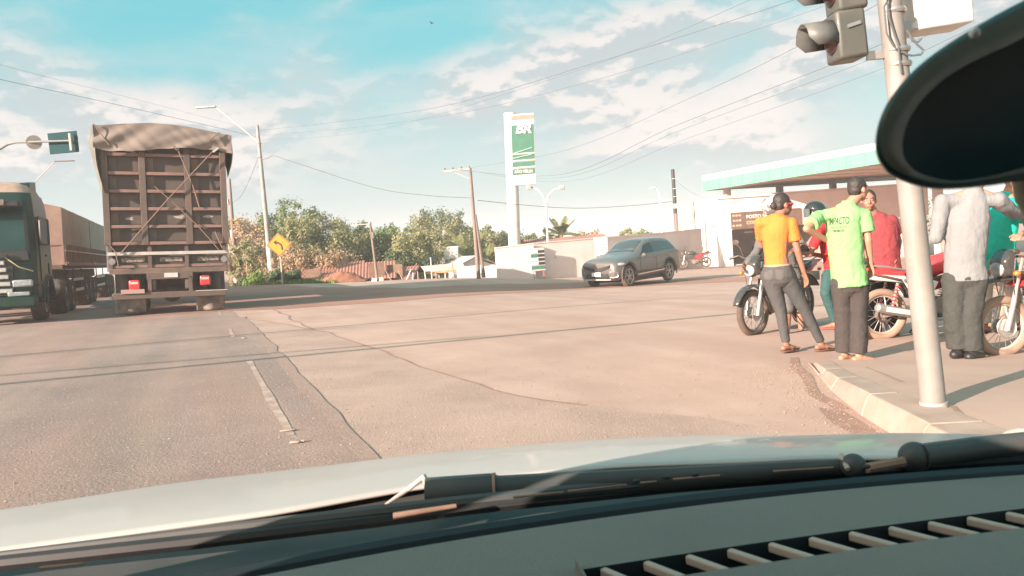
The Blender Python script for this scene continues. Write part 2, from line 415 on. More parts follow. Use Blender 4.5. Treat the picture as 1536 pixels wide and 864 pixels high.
sheet('gutter_patch', wobble([G2(1228, 612), G2(1262, 617), G2(1290, 632), G2(1330, 656), G2(1290, 660), G2(1248, 636), G2(1228, 612)], .03, .1), .003, m_gutter)

# pavement with its kerb stones
kerb = [(2.02, 2.2), (2.12, 3.2), (2.20, 4.05), (2.30, 4.92), (2.47, 5.8), (2.66, 6.5), (2.84, 7.15)]
def kw(y): return .215 + .20 * (1 - sm(3.2, 5.4, y))
inner = [(x + kw(y) - .015, y) for x, y in kerb]
sheet('pavement', inner + [(3.3, 7.65), (16, 7.65), (16, 2.2)], 0.008, m_pav, zf=lambda x, y: pav(x, y))
ke = empty('kerb', (0, 0, 0)); ke['kind'] = 'structure'
for (a, b_) in zip(kerb[:-1], kerb[1:]):
    a = Vector(a); b_ = Vector(b_); d = (b_ - a).normalized(); a2 = a + d * .008; b2 = b_ - d * .008; q = MB()
    for p in (a2, b2):
        z0 = g(p.x, p.y); h = kh(p.y); r1 = random.uniform(-.006, .006)
        for dx, dz in ((0, -.1), (0, .02), (.035, h - .03), (.06, h + .006), (kw(p.y), h + .008), (kw(p.y), -.1)):
            q.v.append((p.x + dx + r1, p.y - dx * .1, z0 + dz))
    q.f = [(i, i + 6, (i + 1) % 6 + 6, (i + 1) % 6) for i in range(6)] + [(5, 4, 3, 2, 1, 0), (6, 7, 8, 9, 10, 11)]
    q.build('kerb_stone', m_kerb, ke, bev=.008)
ribbon('pavement_crack', [pgnd(1300, 553), pgnd(1330, 566), pgnd(1352, 574)], .02, .012, m_crack, .06, zf=pav, step=.1)
ribbon('pavement_crack', [pgnd(1425, 612), pgnd(1440, 624), pgnd(1447, 632)], .04, .012, m_crack, .05, zf=pav, step=.06)

# loose stones on the road edge
m_stone = M('pale stone', (.36, .28, .22), .9, c2=(.26, .19, .15), bump=.4)
for i, (px, py, sx, sy) in enumerate([(432, 648, .075, .02), (443, 666, .05, .022), (455, 664, .02, .012), (365, 508, .09, .03)]):
    p = gnd(px, py); q = MB().sph((0, 0, 0), (sx * .8, sy * .8, .009), 9, 6)
    q.v = [(x * (1 + .25 * noise.noise(Vector((x * 40, y * 40, z * 40 + i)))), y * (1 + .3 * noise.noise(Vector((y * 50, x * 30, i)))), z) for x, y, z in q.v]
    o = q.build('stone', m_stone); o.location = p + Vector((0, 0, .010)); o.rotation_euler = (0, 0, R(12 - i * 20))
    tag(o, ['thin pale chip of stone beside the worn lane line near the bonnet', 'pale lump of stone just below the thin chip near the bonnet', 'tiny pebble touching the pale lump of stone near the bonnet', 'flat pale stone near the far end of the worn lane line'][i], 'stone', 'stones loose on the road')

# grit lying along the kerb, the seams and the near lane
def grit(name, n, fn, smin, smax, mat):
    q = MB()
    for i in range(n):
        x, y = fn(); r_ = random.uniform(smin, smax) * random.random() ** .7 + smin * .4; z = gb(x, y) + .002; a = random.random() * 6.28; c_, s_ = math.cos(a), math.sin(a)
        P_ = [(1, 0, 0), (-.4, .8, 0), (-.6, -.7, 0), (.1, .1, .9)]
        q.add([(x + (px_ * c_ - py_ * s_) * r_, y + (px_ * s_ + py_ * c_) * r_ * .8, z + pz_ * r_ * .7) for px_, py_, pz_ in P_], [(0, 1, 3), (1, 2, 3), (2, 0, 3)])
    return tag(q.build(name, mat, smooth=False), {'gravel': 'loose grit along the kerb and road seam'}[name], 'gravel', kind='stuff')
random.seed(11)
m_grit = M('dusty grit', (.34, .245, .19), 1, c2=(.20, .135, .105), ns=30)
def by_kerb():
    k = random.randrange(len(kerb) - 1); t = random.random(); a = kerb[k]; b_ = kerb[k + 1]; return (a[0] + (b_[0] - a[0]) * t - abs(random.gauss(0, .28)) - .01, a[1] + (b_[1] - a[1]) * t)
def by_seam(): al = random.uniform(3.5, 17); return RF(.88 + random.gauss(0, .22), al)
def on_lane(): return RF(random.uniform(-4.5, .6), 3.2 + 9 * random.random() ** 1.5)
def on_shoulder(): return (random.uniform(-1.6, 2.2), random.uniform(4.0, 8.5))
def pick():
    r_ = random.random(); return by_kerb() if r_ < .3 else by_seam() if r_ < .55 else on_lane() if r_ < .8 else on_shoulder()
grit('gravel', 6500, pick, .004, .011, m_grit)

# ------------------------------------------------------------------ buildings
m_white = M('white lime wall', (.78, .75, .70), .85, c2=(.70, .64, .58), ns=1.2, amt=.5, bump=.1)
m_pink = M('pinkish rendered wall', (.74, .61, .57), .9, c2=(.64, .51, .465), ns=.8, amt=.5, bump=.2, dust=.05, ds=1)
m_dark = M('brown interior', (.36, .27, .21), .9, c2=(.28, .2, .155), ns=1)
m_tile = M('red clay tile', (.32, .145, .10), .9, c2=(.23, .105, .08), ns=2.5, bump=.3)
m_conc = M('grey concrete', (.45, .41, .37), .9, c2=(.34, .30, .27), ns=3, bump=.3, bs=30)
m_gal = M('galvanised paint', (.58, .555, .50), .5, c2=(.50, .46, .41), ns=4, dust=.15)
m_blk = M('black plastic', (.018, .018, .018), .5, c2=(.03, .027, .025), ns=8)
m_wood = M('weathered wood', (.36, .27, .20), .9, c2=(.24, .17, .12), ns=6, stretch=(1, 1, .2), bump=.3)

def wall_run(name, pts, th, label, mat):
    """pts: (pixel x, distance, top pixel y) along the wall's foot"""
    root = empty(name, (0, 0, 0), label=label, cat='wall'); 
    W3 = []
    for px, Yd, py in pts:
        t = at(px, py, Yd); W3.append((t.x, t.y, g(t.x, t.y) - .4, t.z))
    for a, c in zip(W3[:-1], W3[1:]):
        d = Vector((c[0] - a[0], c[1] - a[1], 0)).normalized(); n = Vector((-d.y, d.x, 0)) * th; q = MB()
        P = [Vector((a[0], a[1], a[2])), Vector((c[0], c[1], c[2])), Vector((c[0], c[1], c[3])), Vector((a[0], a[1], a[3]))]
        q.add(P + [p + n for p in P], [(0, 1, 2, 3), (7, 6, 5, 4), (0, 4, 5, 1), (1, 5, 6, 2), (2, 6, 7, 3), (3, 7, 4, 0)])
        q.build('wall_section', mat, root)
        q = MB().bar(P[3] + n / 2 + Vector((0, 0, .03)), P[2] + n / 2 + Vector((0, 0, .03)), th + .06, .05); q.build('coping', mat, root)
    return root
wall_run('boundary_wall', [(743, 35.2, 373), (800, 35.6, 366)], .18, 'short pinkish rendered wall behind the foot of the tall green and white sign', m_pink)
wall_run('boundary_wall', [(800, 36.0, 366), (893, 37.5, 358), (975, 40.0, 352), (1052, 43.5, 344)], .18, 'long pinkish rendered wall running behind the grey car to the white building', m_pink)

m_beam = M('pale rendered beam', (.80, .67, .61), .85, c2=(.70, .57, .51), ns=.8, bump=.15)
# white building with the open bay
bo = Vector((12.6, 44.4, g(12.6, 44.4)))
bl = empty('station_building', bo, R(6), 'white flat roofed station building with open dark bay and banner', 'building')
H = 4.05; BW = 13.5; BD = 4.2
MB().box((.09, BD / 2, H / 2 - .3), (.18, BD, H + .6)).build('side_wall', m_white, bl)
q = MB().box((.48, -.0, H / 2 - .3), (.6, .2, H + .6)); q.build('pillar', m_pink, bl)
MB().box((BW / 2 + .3, .02, H - .95), (BW - .66, .18, 1.9)).build('front_wall', m_beam, bl)
MB().box((9.6, .02, 1.0 - .3), (6.2, .17, 2.7)).build('front_wall', m_pink, bl)
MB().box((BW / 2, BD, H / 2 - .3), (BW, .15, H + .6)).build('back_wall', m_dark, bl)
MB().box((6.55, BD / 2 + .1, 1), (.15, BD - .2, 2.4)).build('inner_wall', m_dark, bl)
MB().box((BW / 2, BD / 2 - .05, H + .06), (BW + .1, BD + .3, .14)).build('roof_slab', m_pink, bl)
MB().box((3.6, BD / 2, .02), (5.8, BD - .1, .06)).build('floor_slab', m_conc, bl)
# things in the bay
for i, (x, y, h, w, nm, lb, ct, mt) in enumerate([(3.1, 1.6, 1.0, .7, 'oil_drum', 'dark drum standing inside the open bay of the station building', 'drum', m_blk), (4.4, 2.4, 1.5, .9, 'metal_cabinet', 'brown cabinet inside the open bay of the station building', 'cabinet', m_wood)]):
    r = empty(nm, bl.matrix_basis @ Vector((x, y, .05)), 0, lb, ct)
    if i == 0:
        MB().cyl((0, 0, 0), (0, 0, h), .33, n=20).build('drum_body', mt, r)
        for z in (.02, .35, .68, .98): MB().ring((0, 0, z), (0, 0, 1), .335, .018, 20, 6).build('hoop', mt, r)
    else:
        MB().box((0, 0, h / 2), (w, .45, h)).build('cabinet_body', mt, r, bev=.01)
        for s in (-1, 1): MB().box((s * w / 4, -.235, h / 2), (w / 2 - .03, .02, h - .08)).build('door', mt, r)
m_lamp = M('white lamp', (.8, .78, .7), .4)
for x in (2.2, 3.0):
    MB().box((x, .8, 1.93), (.5, .2, .06)).build('strip_light', m_lamp, bl)
# banner with the shop's name
m_ban = M('brown banner', (.115, .07, .052), .6, c2=(.16, .10, .075), ns=3)
m_txw = M('white print', (.75, .72, .66), .6); m_txy = M('yellow print', (.66, .50, .22), .6); m_txd = M('dark print', (.04, .06, .03), .8)
bn = empty('banner', bl.matrix_basis @ Vector((.75, -.16, 2.68)), R(6), 'dark brown banner with white and yellow lettering over the open bay', 'banner')
MB().box((2.2, 0, 0), (4.4, .03, .98)).build('banner_sheet', m_ban, bn)
text_mesh('lettering', 'POSTO SÃO FÉLIX', .29, m_txw, bn, (.95, -.022, .17), (R(90), 0, 0), bold=.008, align='LEFT')
text_mesh('lettering', 'CONVENIÊNCIA', .27, m_txy, bn, (.95, -.022, -.18), (R(90), 0, 0), bold=.008, align='LEFT')
q = MB()
for k in range(9): q.sph((.15 + .55 * (k % 3) / 3 + .05 * random.random(), -.02, -.3 + .3 * (k // 3)), (.09, .006, .07), 8, 5)
q.build('printed_picture', M('tan print', (.45, .33, .22), .6), bn)
# wall lamp on the white side wall
q = empty('wall_lamp', bl.matrix_basis @ Vector((-.1, .7, 2.55)), 0, 'small grey lamp fixed on the white side wall', 'lamp')
MB().box((0, 0, 0), (.18, .2, .2)).build('lamp_housing', m_conc, q, bev=.02); MB().cyl((-.1, 0, 0), (-.15, 0, -.03), .06).build('lens', m_lamp, q)

# canopy over the pumps
e1 = Vector((.327, -.945, 0)); e2 = Vector((.945, .327, 0)); C0 = Vector((12.9, 48.2, 0)); ZT, ZB = 4.50, 3.50
ca = empty('petrol_station_canopy', C0 + Vector((0, 0, ZB)), math.atan2(e2.y, e2.x), 'large flat station canopy with pale green and white fascia above the building', 'canopy')
m_mint = M('pale green fascia', (.125, .33, .22), .5, c2=(.14, .35, .24), ns=1.5); m_fw = M('white fascia', (.46, .42, .39), .5, c2=(.72, .60, .52), ns=1)
m_sof = M('soffit', (.55, .43, .36), .7, c2=(.47, .36, .30), ns=1)
LX, LY = 17.0, 21.0
MB().box((LX / 2, -LY / 2, .30), (LX - .2, LY - .2, .5)).build('soffit', m_sof, ca)
for nm, z, h, mt, o in (('green_band', .33, .66, m_mint, .04), ('white_band', .82, .32, m_fw, .06)):
    for c, d_ in (((0, -LY / 2, z), (.12 + o, LY + o, h)), ((LX, -LY / 2, z), (.12 + o, LY + o, h)), ((LX / 2, 0, z), (LX - .2, .12 + o, h)), ((LX / 2, -LY, z), (LX - .2, .12 + o, h))):
        MB().box(c, d_).build(nm, mt, ca)
for i in range(18): MB().box((-.09, -.6 - i * 1.17, .33), (.02, .012, .62)).build('panel_seam', m_mint, ca)
for i in range(9): MB().box((LX / 2, -1.4 - i * 2.3, .03), (LX - .4, .10, .05)).build('soffit_batten', m_sof, ca)
for x, y in ((1.1, -.9), (5.2, -.9), (9.6, -.9)):
    MB().box((x, y, (bo.z + H + .13 - ZB) / 2), (.34, .34, abs(bo.z + H + .13 - ZB))).build('column', m_conc, ca)
for x, y in ((9.6, -9), (9.6, -17)):
    p = ca.matrix_basis @ Vector((x, y, 0)); zz = g(p.x, p.y) - ZB; MB().box((x, y, zz / 2), (.4, .4, -zz)).build('column', m_fw, ca)

# low houses beyond the road
def tiled_roof(root, x0, x1, y0, y1, ze, zr, mat, hip=False, ridge_y=None):
    ry = (y0 + y1) / 2
    for s, ya in ((-1, y0), (1, y1)):
        q = MB(); n = int((x1 - x0) / .16)
        for i in range(n * 2 + 1):
            x = x0 + (x1 - x0) * i / (n * 2); dz = .035 if i % 2 else 0
            q.v += [(x, ya, ze + dz), (x, ry, zr + dz)]
        q.f = [(2 * i, 2 * i + 1, 2 * i + 3, 2 * i + 2) for i in range(n * 2)]
        q.build('roof_slope', mat, root, smooth=False)
def house(px, py, Yd, w, dpt, hw, hr, rz, label, wallm, roofm, win=2, door=True):
    """(px, py) is where the middle of the front eave shows"""
    p = at(px, py, Yd); zb = -hw
    r = empty('house', p, rz, label, 'house', 'low houses beyond the road')
    gz = g(p.x, p.y) - p.z - .5
    MB().box((0, -dpt / 2 + .08, gz / 2), (w, .16, -gz)).build('front_wall', wallm, r)
    MB().box((0, dpt / 2 - .08, gz / 2), (w, .16, -gz)).build('back_wall', wallm, r)
    for s in (-1, 1):
        q = MB(); q.prism([(-dpt / 2 + .162, gz), (dpt / 2 - .162, gz), (dpt / 2 - .162, 0), (0, hr - .05), (-dpt / 2 + .162, 0)], s * (w / 2 - .16), s * w / 2, 'x'); q.build('gable_wall', wallm, r)
    tiled_roof(r, -w / 2 - .3, w / 2 + .3, -dpt / 2 - .4, dpt / 2 + .4, -.12, hr, roofm)
    for i in range(win):
        x = -w / 2 + w * (i + .7) / (win + .6)
        f = MB().box((x, -dpt / 2 - .02, -.9), (.8, .06, .8)).build('window', M('window frame', (.3, .2, .13), .7), r)
        MB().box((x, -dpt / 2 - .056, -.9), (.66, .012, .66)).build('pane', M('dark pane', (.03, .03, .03), .3), f)
    if door: MB().box((w / 2 - .7, -dpt / 2 - .02, gz / 2 + .3), (.8, .06, 2)).build('door', M('house door', (.20, .12, .08), .8), r)
    return r
m_clay = M('brown mud wall', (.24, .17, .13), .95, c2=(.17, .12, .09), ns=2, bump=.4)
m_rose = M('rose plaster wall', (.55, .33, .24), .9, c2=(.42, .24, .17), ns=2)
m_asb = M('pale cement roof', (.62, .53, .46), .85, c2=(.48, .38, .31), ns=2)
house(552, 415, 39.6, 2.5, 3.2, 2.1, .75, R(8), 'small brown house under a red tiled roof left of the thin lamp pole', m_clay, m_tile, 0)
house(594, 415, 40, 2.1, 3.0, 2.1, .5, R(-5), 'small dark walled house with worn red roof right of the thin lamp pole', m_clay, m_tile, 1)
house(470, 414, 41, 2.2, 3, 2.2, .4, R(0), 'rose coloured house half hidden by the leafy trees near the mound', m_rose, m_tile, 1)
house(668, 401, 50, 3.0, 3.6, 2.3, .75, R(20), 'pale cement roofed house behind the stick fence', m_white, m_asb, 1, False)
house(700, 399, 46, 2.2, 2.8, 2.0, .6, R(-62), 'white gabled house just left of the double utility pole', m_white, m_asb, 0, False)
house(514, 407, 41.5, 2.0, 2.6, 2.2, .5, R(5), 'red roofed house behind the bare branched tree', m_rose, m_tile, 0, False)
house(846, 361, 47, 4.6, 3, 2.1, .22, R(8), 'low red roofed shed behind the long pinkish wall', m_rose, m_tile, 0, False)
# open market shelter with a pale sheet roof
p = at(655, 408, 42); sh = empty('market_shelter', p, R(8), 'low open shelter with orange edged pale roof on thin posts', 'shelter')
gz = g(p.x, p.y) - p.z - .3
MB().add([(-1.9, -.9, 0), (1.6, -.9, .04), (1.6, 1.2, .34), (-1.9, 1.2, .30), (-1.9, -.9, .05), (1.6, -.9, .09), (1.6, 1.2, .39), (-1.9, 1.2, .35)], [(0, 3, 2, 1), (4, 5, 6, 7), (0, 1, 5, 4), (1, 2, 6, 5), (2, 3, 7, 6), (3, 0, 4, 7)]).build('sheet_roof', m_asb, sh)
MB().box((-.15, -.93, .02), (3.5, .03, .13)).build('roof_edge', M('orange edge', (.62, .36, .16), .7), sh)
for x, y in ((-1.8, -.8), (-.6, -.8), (.5, -.8), (1.5, -.8), (-1.8, 1.1), (1.5, 1.1)): MB().cyl((x, y, gz), (x, y, .05), .045, n=8).build('post', m_wood, sh)
# white garden wall pieces and water tank
for px, w, lb in ((703, 1.25, 'low white wall left of the double utility pole foot'), (731, .95, 'low white wall right of the double utility pole foot')):
    p = at(px, 402, 38.5); r = empty('garden_wall', p, R(5), lb, 'wall')
    MB().box((0, 0, -.5), (w, .12, 1.1)).build('wall_face', m_white, r); MB().box((0, 0, .07), (w + .05, .17, .05)).build('coping', m_white, r)
p = at(677, 380, 47); r = empty('water_tank', p, 0, 'pale box shaped water tank raised above the pale roofs', 'tank')
MB().box((0, 0, 0), (.95, .9, .75)).build('tank_body', M('tank plastic', (.62, .62, .57), .6, c2=(.5, .45, .38)), r, bev=.06)
MB().box((0, 0, .40), (1.0, .95, .06)).build('lid', m_white, r)
for x in (-.35, .35):
    for y in (-.3, .3): MB().box((x, y, -1.6), (.09, .09, 2.5)).build('leg', m_wood, r)
# stick fence posts and leaning poles
for i, (px, py0, py1, lean) in enumerate([(603, 424, 405, .5), (611, 427, 404, -.4), (618, 428, 409, .1), (628, 427, 407, 0), (640, 428, 404, -.05), (655, 426, 409, 0), (668, 425, 410, .03), (683, 425, 391, -.1), (748, 421, 409, 0), (756, 421, 406, 0), (648, 420, 386, .02), (593, 424, 404, -.45)]):
    a = at(px, py0, 36.4); t = at(px, py1, 36.4)
    o = MB().cyl((0, 0, -.3), (lean, .05, t.z - a.z), .035, .028, 8).build('fence_post', m_wood if i % 2 else m_gal); o.location = a
    tag(o, ['leaning pale stick just right of the thin lamp pole', 'stick leaning left toward its neighbour in a crossed pair', 'short straight stick right of the crossed pair', 'pale stick left of the open shelter', 'tall stick at the left end of the open shelter', 'short stick before the open shelter', 'short stick under the pale shelter roof', 'tall thin stick in front of the white gabled house', 'short post left of the sign foot', 'second short post beside the sign foot', 'very tall dark stick behind the shelter', 'steeply leaning stick nearest the dark walled house'][i], 'post', 'sticks and posts along the road edge')

# red earth mound, verge grass
p = gnd(520, 432); b = MB()
def mound(u, v):
    x = (u - .5) * 5.4; y = (v - .5) * 3.4; h = .62 * math.exp(-(x * x / 2.2 + y * y / .9)) + .28 * math.exp(-((x - 1.5) ** 2 / .8 + y * y / .6))
    h *= 1 + .3 * noise.noise(Vector((x * 2.1, y * 2.1, 5))); return (x, y, h + .06 * noise.noise(Vector((x * 6, y * 6, 2))) * (1 if h > .05 else 0) - .03)
b.grid(mound, 40, 26); o = b.build('earth_mound', m_earth, ang=180); o.location = onz(*at(508, 428, 37)[:2]); o.scale = (.55, .6, .8); tag(o, 'low mound of bare red earth at the road edge before the trees', 'mound')
m_grass = M('verge grass', (.10, .16, .035), .9, c2=(.20, .22, .06), ns=1.5)
b = MB(); random.seed(3)
for i in range(5200):
    px = random.uniform(352, 505); t = (px - 352) / 153; Yd = random.uniform(35.6, 40) + (1 - t) * 3 + (random.random() * 9 if px < 385 else 0)
    q = at(px, 430, Yd); x, y = q.x, q.y; z = g(x, y); h = random.uniform(.10, .34) * (1.15 - .5 * t) * (1 if noise.noise(Vector((x * .8, y * .8, 0))) > -.2 else .5); a = random.random() * 3.14; w = .035
    lx, ly = random.uniform(-.12, .12), random.uniform(-.12, .12)
    b.add([(x - math.cos(a) * w, y - math.sin(a) * w, z - .02), (x + math.cos(a) * w, y + math.sin(a) * w, z - .02), (x + lx, y + ly, z + h)], [(0, 1, 2)])
o = b.build('grass', m_grass, smooth=False); tag(o, 'green grass verge round the sign and the pale poles', 'grass', kind='stuff')
# ------------------------------------------------------------------ vegetation
def leafmat(name, c, c2, c3):
    m = M(name, c, .75, c2=c2, ns=1.1, amt=.5, spec=.25)
    t = m.node_tree; b = t.nodes['Principled BSDF']; src = b.inputs['Base Color'].links[0].from_socket
    tcn = t.nodes.new('ShaderNodeTexCoord'); n = t.nodes.new('ShaderNodeTexNoise'); n.inputs['Scale'].default_value = 6.5
    t.links.new(tcn.outputs['Object'], n.inputs['Vector'])
    r = t.nodes.new('ShaderNodeMapRange'); r.inputs[1].default_value = .5; r.inputs[2].default_value = .68; t.links.new(n.outputs['Fac'], r.inputs[0])
    x = t.nodes.new('ShaderNodeMix'); x.data_type = 'RGBA'; t.links.new(r.outputs[0], x.inputs[0]); t.links.new(src, x.inputs[6]); x.inputs[7].default_value = (*c3, 1)
    t.links.new(x.outputs[2], b.inputs['Base Color'])
    tr = t.nodes.new('ShaderNodeBsdfTranslucent'); t.links.new(x.outputs[2], tr.inputs[0]); mx = t.nodes.new('ShaderNodeMixShader'); mx.inputs[0].default_value = .28
    t.links.new(b.outputs[0], mx.inputs[1]); t.links.new(tr.outputs[0], mx.inputs[2]); t.links.new(mx.outputs[0], t.nodes['Material Output'].inputs[0])
    return m
LM = {'green': leafmat('green foliage', (.17, .24, .09), (.11, .17, .06), (.32, .31, .15)),
      'olive': leafmat('dusty olive foliage', (.28, .28, .13), (.19, .20, .09), (.43, .37, .20)),
      'rust': leafmat('dusty reddish foliage', (.42, .30, .18), (.31, .235, .13), (.50, .33, .21)),
      'dark': leafmat('dark green foliage', (.11, .15, .075), (.075, .115, .055), (.19, .20, .10)),
      'lime': leafmat('fresh green foliage', (.16, .25, .055), (.10, .17, .04), (.25, .31, .09))}
m_bark = M('bark', (.20, .15, .11), .95, c2=(.13, .09, .07), ns=6, bump=.5, stretch=(1, 1, .3))
m_barkp = M('pale bark', (.50, .36, .27), .9, c2=(.35, .24, .18), ns=6, bump=.4)
PART = {}
def tree_meshes(seed, w, h, ch, n, leaf, sparse=0, spread=.8):
    """trunk and crown; crown w wide, h tree height, ch crown height; unit scale metres"""
    rnd = random.Random(seed); tb = MB(); cb = MB(); base = h - ch
    top = Vector((rnd.uniform(-.2, .2), 0, base + ch * .35)); tb.tube([(0, 0, -.6), (.05, 0, base * .5), (top.x * .7, 0, base + .1), top], [.16 * h / 6, .13 * h / 6, .10 * h / 6, .05], 8)
    tips = []
    for i in range(9):
        a = i * 2.4 + rnd.random(); r = w / 2 * rnd.uniform(.45, spread); z = base + ch * rnd.uniform(.15, .85)
        s = Vector((top.x * .6, 0, base * rnd.uniform(.6, 1.05))); e = Vector((math.cos(a) * r, math.sin(a) * r, z)); mpt = s.lerp(e, .5) + Vector((0, 0, .15 * ch))
        tb.tube([s, mpt, e], [.05 * h / 6, .035 * h / 6, .012], 6); tips.append(e); tips.append(mpt.lerp(e, .6))
        for k in range(2):
            e2_ = e + Vector((rnd.uniform(-1, 1), rnd.uniform(-1, 1), rnd.uniform(-.2, .9))) * w * .16; tb.tube([mpt.lerp(e, .7), e2_], [.02, .008], 5); tips.append(e2_)
    clumps = [(t, w * rnd.uniform(.09, .17)) for t in tips]
    for i in range(int(18 * (1 - sparse))):
        a = rnd.random() * 6.28; q = rnd.random() ** .6; zz = rnd.random(); rr = w / 2 * math.sqrt(max(0.05, 1 - (2 * zz - 1) ** 2 * .8)) * q
        clumps.append((Vector((math.cos(a) * rr, math.sin(a) * rr, base + ch * (.08 + .92 * zz))), w * rnd.uniform(.08, .18)))
    for i in range(n):
        c, r = clumps[rnd.randrange(len(clumps))]
        v = Vector((rnd.gauss(0, 1), rnd.gauss(0, 1), rnd.gauss(0, .8))); v = v.normalized() * r * (rnd.random() ** .45) * rnd.uniform(.7, 1.25)
        p = c + v; nrm = (v.normalized() + Vector((rnd.uniform(-.9, .9), rnd.uniform(-.9, .9), rnd.uniform(-.5, 1.1)))).normalized()
        x = nrm.orthogonal().normalized(); x = Matrix.Rotation(rnd.random() * 6.28, 3, nrm) @ x; y = nrm.cross(x); L_ = leaf * rnd.uniform(.6, 1.4); wd = L_ * rnd.uniform(.35, .55)
        o = len(cb.v); cb.v += [tuple(p - x * L_), tuple(p - y * wd), tuple(p + x * L_ + nrm * L_ * .2), tuple(p + y * wd)]; cb.f.append((o, o + 1, o + 2, o + 3))
    return tb, cb
def tree(px, ptop, pbase, Yd, wpx, kind, label, seed, n=4200, leaf=.11, crown=.72, sparse=0, name='tree', bark=None, spread=.8, group='trees beyond the road'):
    base = at(px, pbase, Yd); topz = at(px, ptop, Yd).z; gz = g(base.x, base.y); h = (topz - gz) * 1.10; w = wpx * 1.5 / FPX * Yd
    ch = h * crown; tb, cb = tree_meshes(seed, w, h * .93, ch, n, leaf, sparse, spread)
    r = empty(name, (base.x, base.y, gz), seed * .7, label, 'tree' if name != 'bush' else 'bush', group)
    tb.build('trunk', bark or (m_barkp if kind in ('rust', 'olive') else m_bark), r); cb.build('crown', LM[kind], r, smooth=False); return r
TR = [
 # px, top, base, dist, width, kind, label, seed, n
 (437, 298, 415, 52, 62, 'green', 'tallest green tree rising behind the yellow diamond sign', 1, 4500, .11, .6),
 (365, 335, 412, 50, 60, 'rust', 'reddish dusty tree between the two pairs of pale poles', 2, 4200, .11, .8),
 (392, 352, 415, 46, 40, 'rust', 'bare twigged reddish bush right behind the pale lamp pole', 21, 2600, .10, .9),
 (478, 330, 420, 45, 74, 'olive', 'broad yellowish tree right of the yellow diamond sign', 3, 6500, .10, .8),
 (520, 328, 420, 47, 66, 'olive', 'yellowish green tree left of the thin lamp pole', 4, 6000, .10, .75),
 (545, 345, 422, 50, 46, 'dark', 'dark green tree close behind the thin lamp pole', 5, 4200, .10, .7),
 (447, 372, 422, 42, 56, 'rust', 'low reddish tree behind the earth mound', 6, 4000, .09, .75),
 (505, 378, 425, 42, 54, 'rust', 'reddish bare branched tree above the small red roofs', 7, 3000, .09, .7),
 (588, 346, 425, 48, 52, 'green', 'pale green tree right of the thin lamp pole', 8, 5200, .10, .8),
 (620, 352, 425, 46, 58, 'olive', 'leafy tree with hanging leaves behind the stick fence', 9, 5600, .10, .8),
 (660, 332, 415, 56, 70, 'olive', 'high yellowish tree under the umbrella shaped crown', 10, 6500, .12, .75),
 (724, 342, 412, 55, 52, 'olive', 'olive tree behind the double utility pole', 11, 4800, .12, .8),
 (645, 375, 412, 52, 60, 'dark', 'dark low tree behind the pale water tank', 12, 3600, .11, .85),
 (752, 350, 408, 60, 34, 'dark', 'dark small tree left of the tall sign post', 13, 2600, .12, .8),
 (797, 352, 408, 62, 30, 'green', 'small green tree top just right of the tall sign post', 14, 2200, .12, .8),
 (604, 380, 425, 44, 40, 'dark', 'dark shaded tree among the stick fence', 22, 2600, .10, .8),
 (945, 346, 400, 62, 28, 'olive', 'round tree top behind the wall above the grey car', 15, 2200, .12, .8),
 (985, 348, 400, 60, 36, 'green', 'low green tree top behind the wall by the white street lamp', 16, 2200, .12, .8),
 (884, 350, 405, 60, 40, 'rust', 'reddish scrub top behind the wall at the white board', 17, 2600, .12, .8),
 (1350, 300, 380, 62, 60, 'olive', 'yellowish tree in the distance left of the grey shirted man', 18, 3000, .13, .8),
 (372, 362, 415, 44, 34, 'olive', 'low yellowish shrub between pale poles', 24, 2600, .09, .9),
 (700, 352, 412, 58, 46, 'green', 'green tree just left of the double utility pole', 25, 4200, .12, .8),
 (470, 318, 418, 55, 60, 'olive', 'hazy yellowish tree behind the tree at the diamond sign', 51, 4500, .11, .8),
 (540, 336, 420, 56, 60, 'green', 'tall green tree behind the dark tree at the thin lamp pole', 52, 4500, .11, .8),
 (576, 352, 422, 54, 50, 'rust', 'reddish tree in the gap behind the thin lamp pole', 53, 3600, .11, .8),
 (405, 330, 412, 56, 50, 'rust', 'reddish tree seen on both sides of the pale lamp pole', 54, 4200, .11, .8),
 (690, 336, 412, 62, 60, 'green', 'green tree behind the feathery palm', 55, 4500, .12, .8),
 (772, 354, 408, 66, 50, 'olive', 'low yellowish tree behind the column of the tall sign', 56, 2600, .13, .8),
 (600, 338, 420, 58, 50, 'green', 'tall green tree behind the gap right of the thin lamp pole', 57, 4500, .11, .8),
 (636, 344, 420, 60, 50, 'green', 'green tree under the left end of the flat umbrella crown', 58, 4200, .11, .8),
 (738, 346, 412, 64, 44, 'green', 'green tree between the double pole and the tall sign', 59, 3800, .12, .8),
 (352, 318, 412, 58, 40, 'olive', 'yellowish tree at the right edge of the grain truck', 60, 3600, .12, .8),
]
for t in TR:
    tree(t[0], t[1], t[2], t[3], t[4], t[5], t[6], t[7], int(t[8] * 1.5), t[9] * .92, t[10])
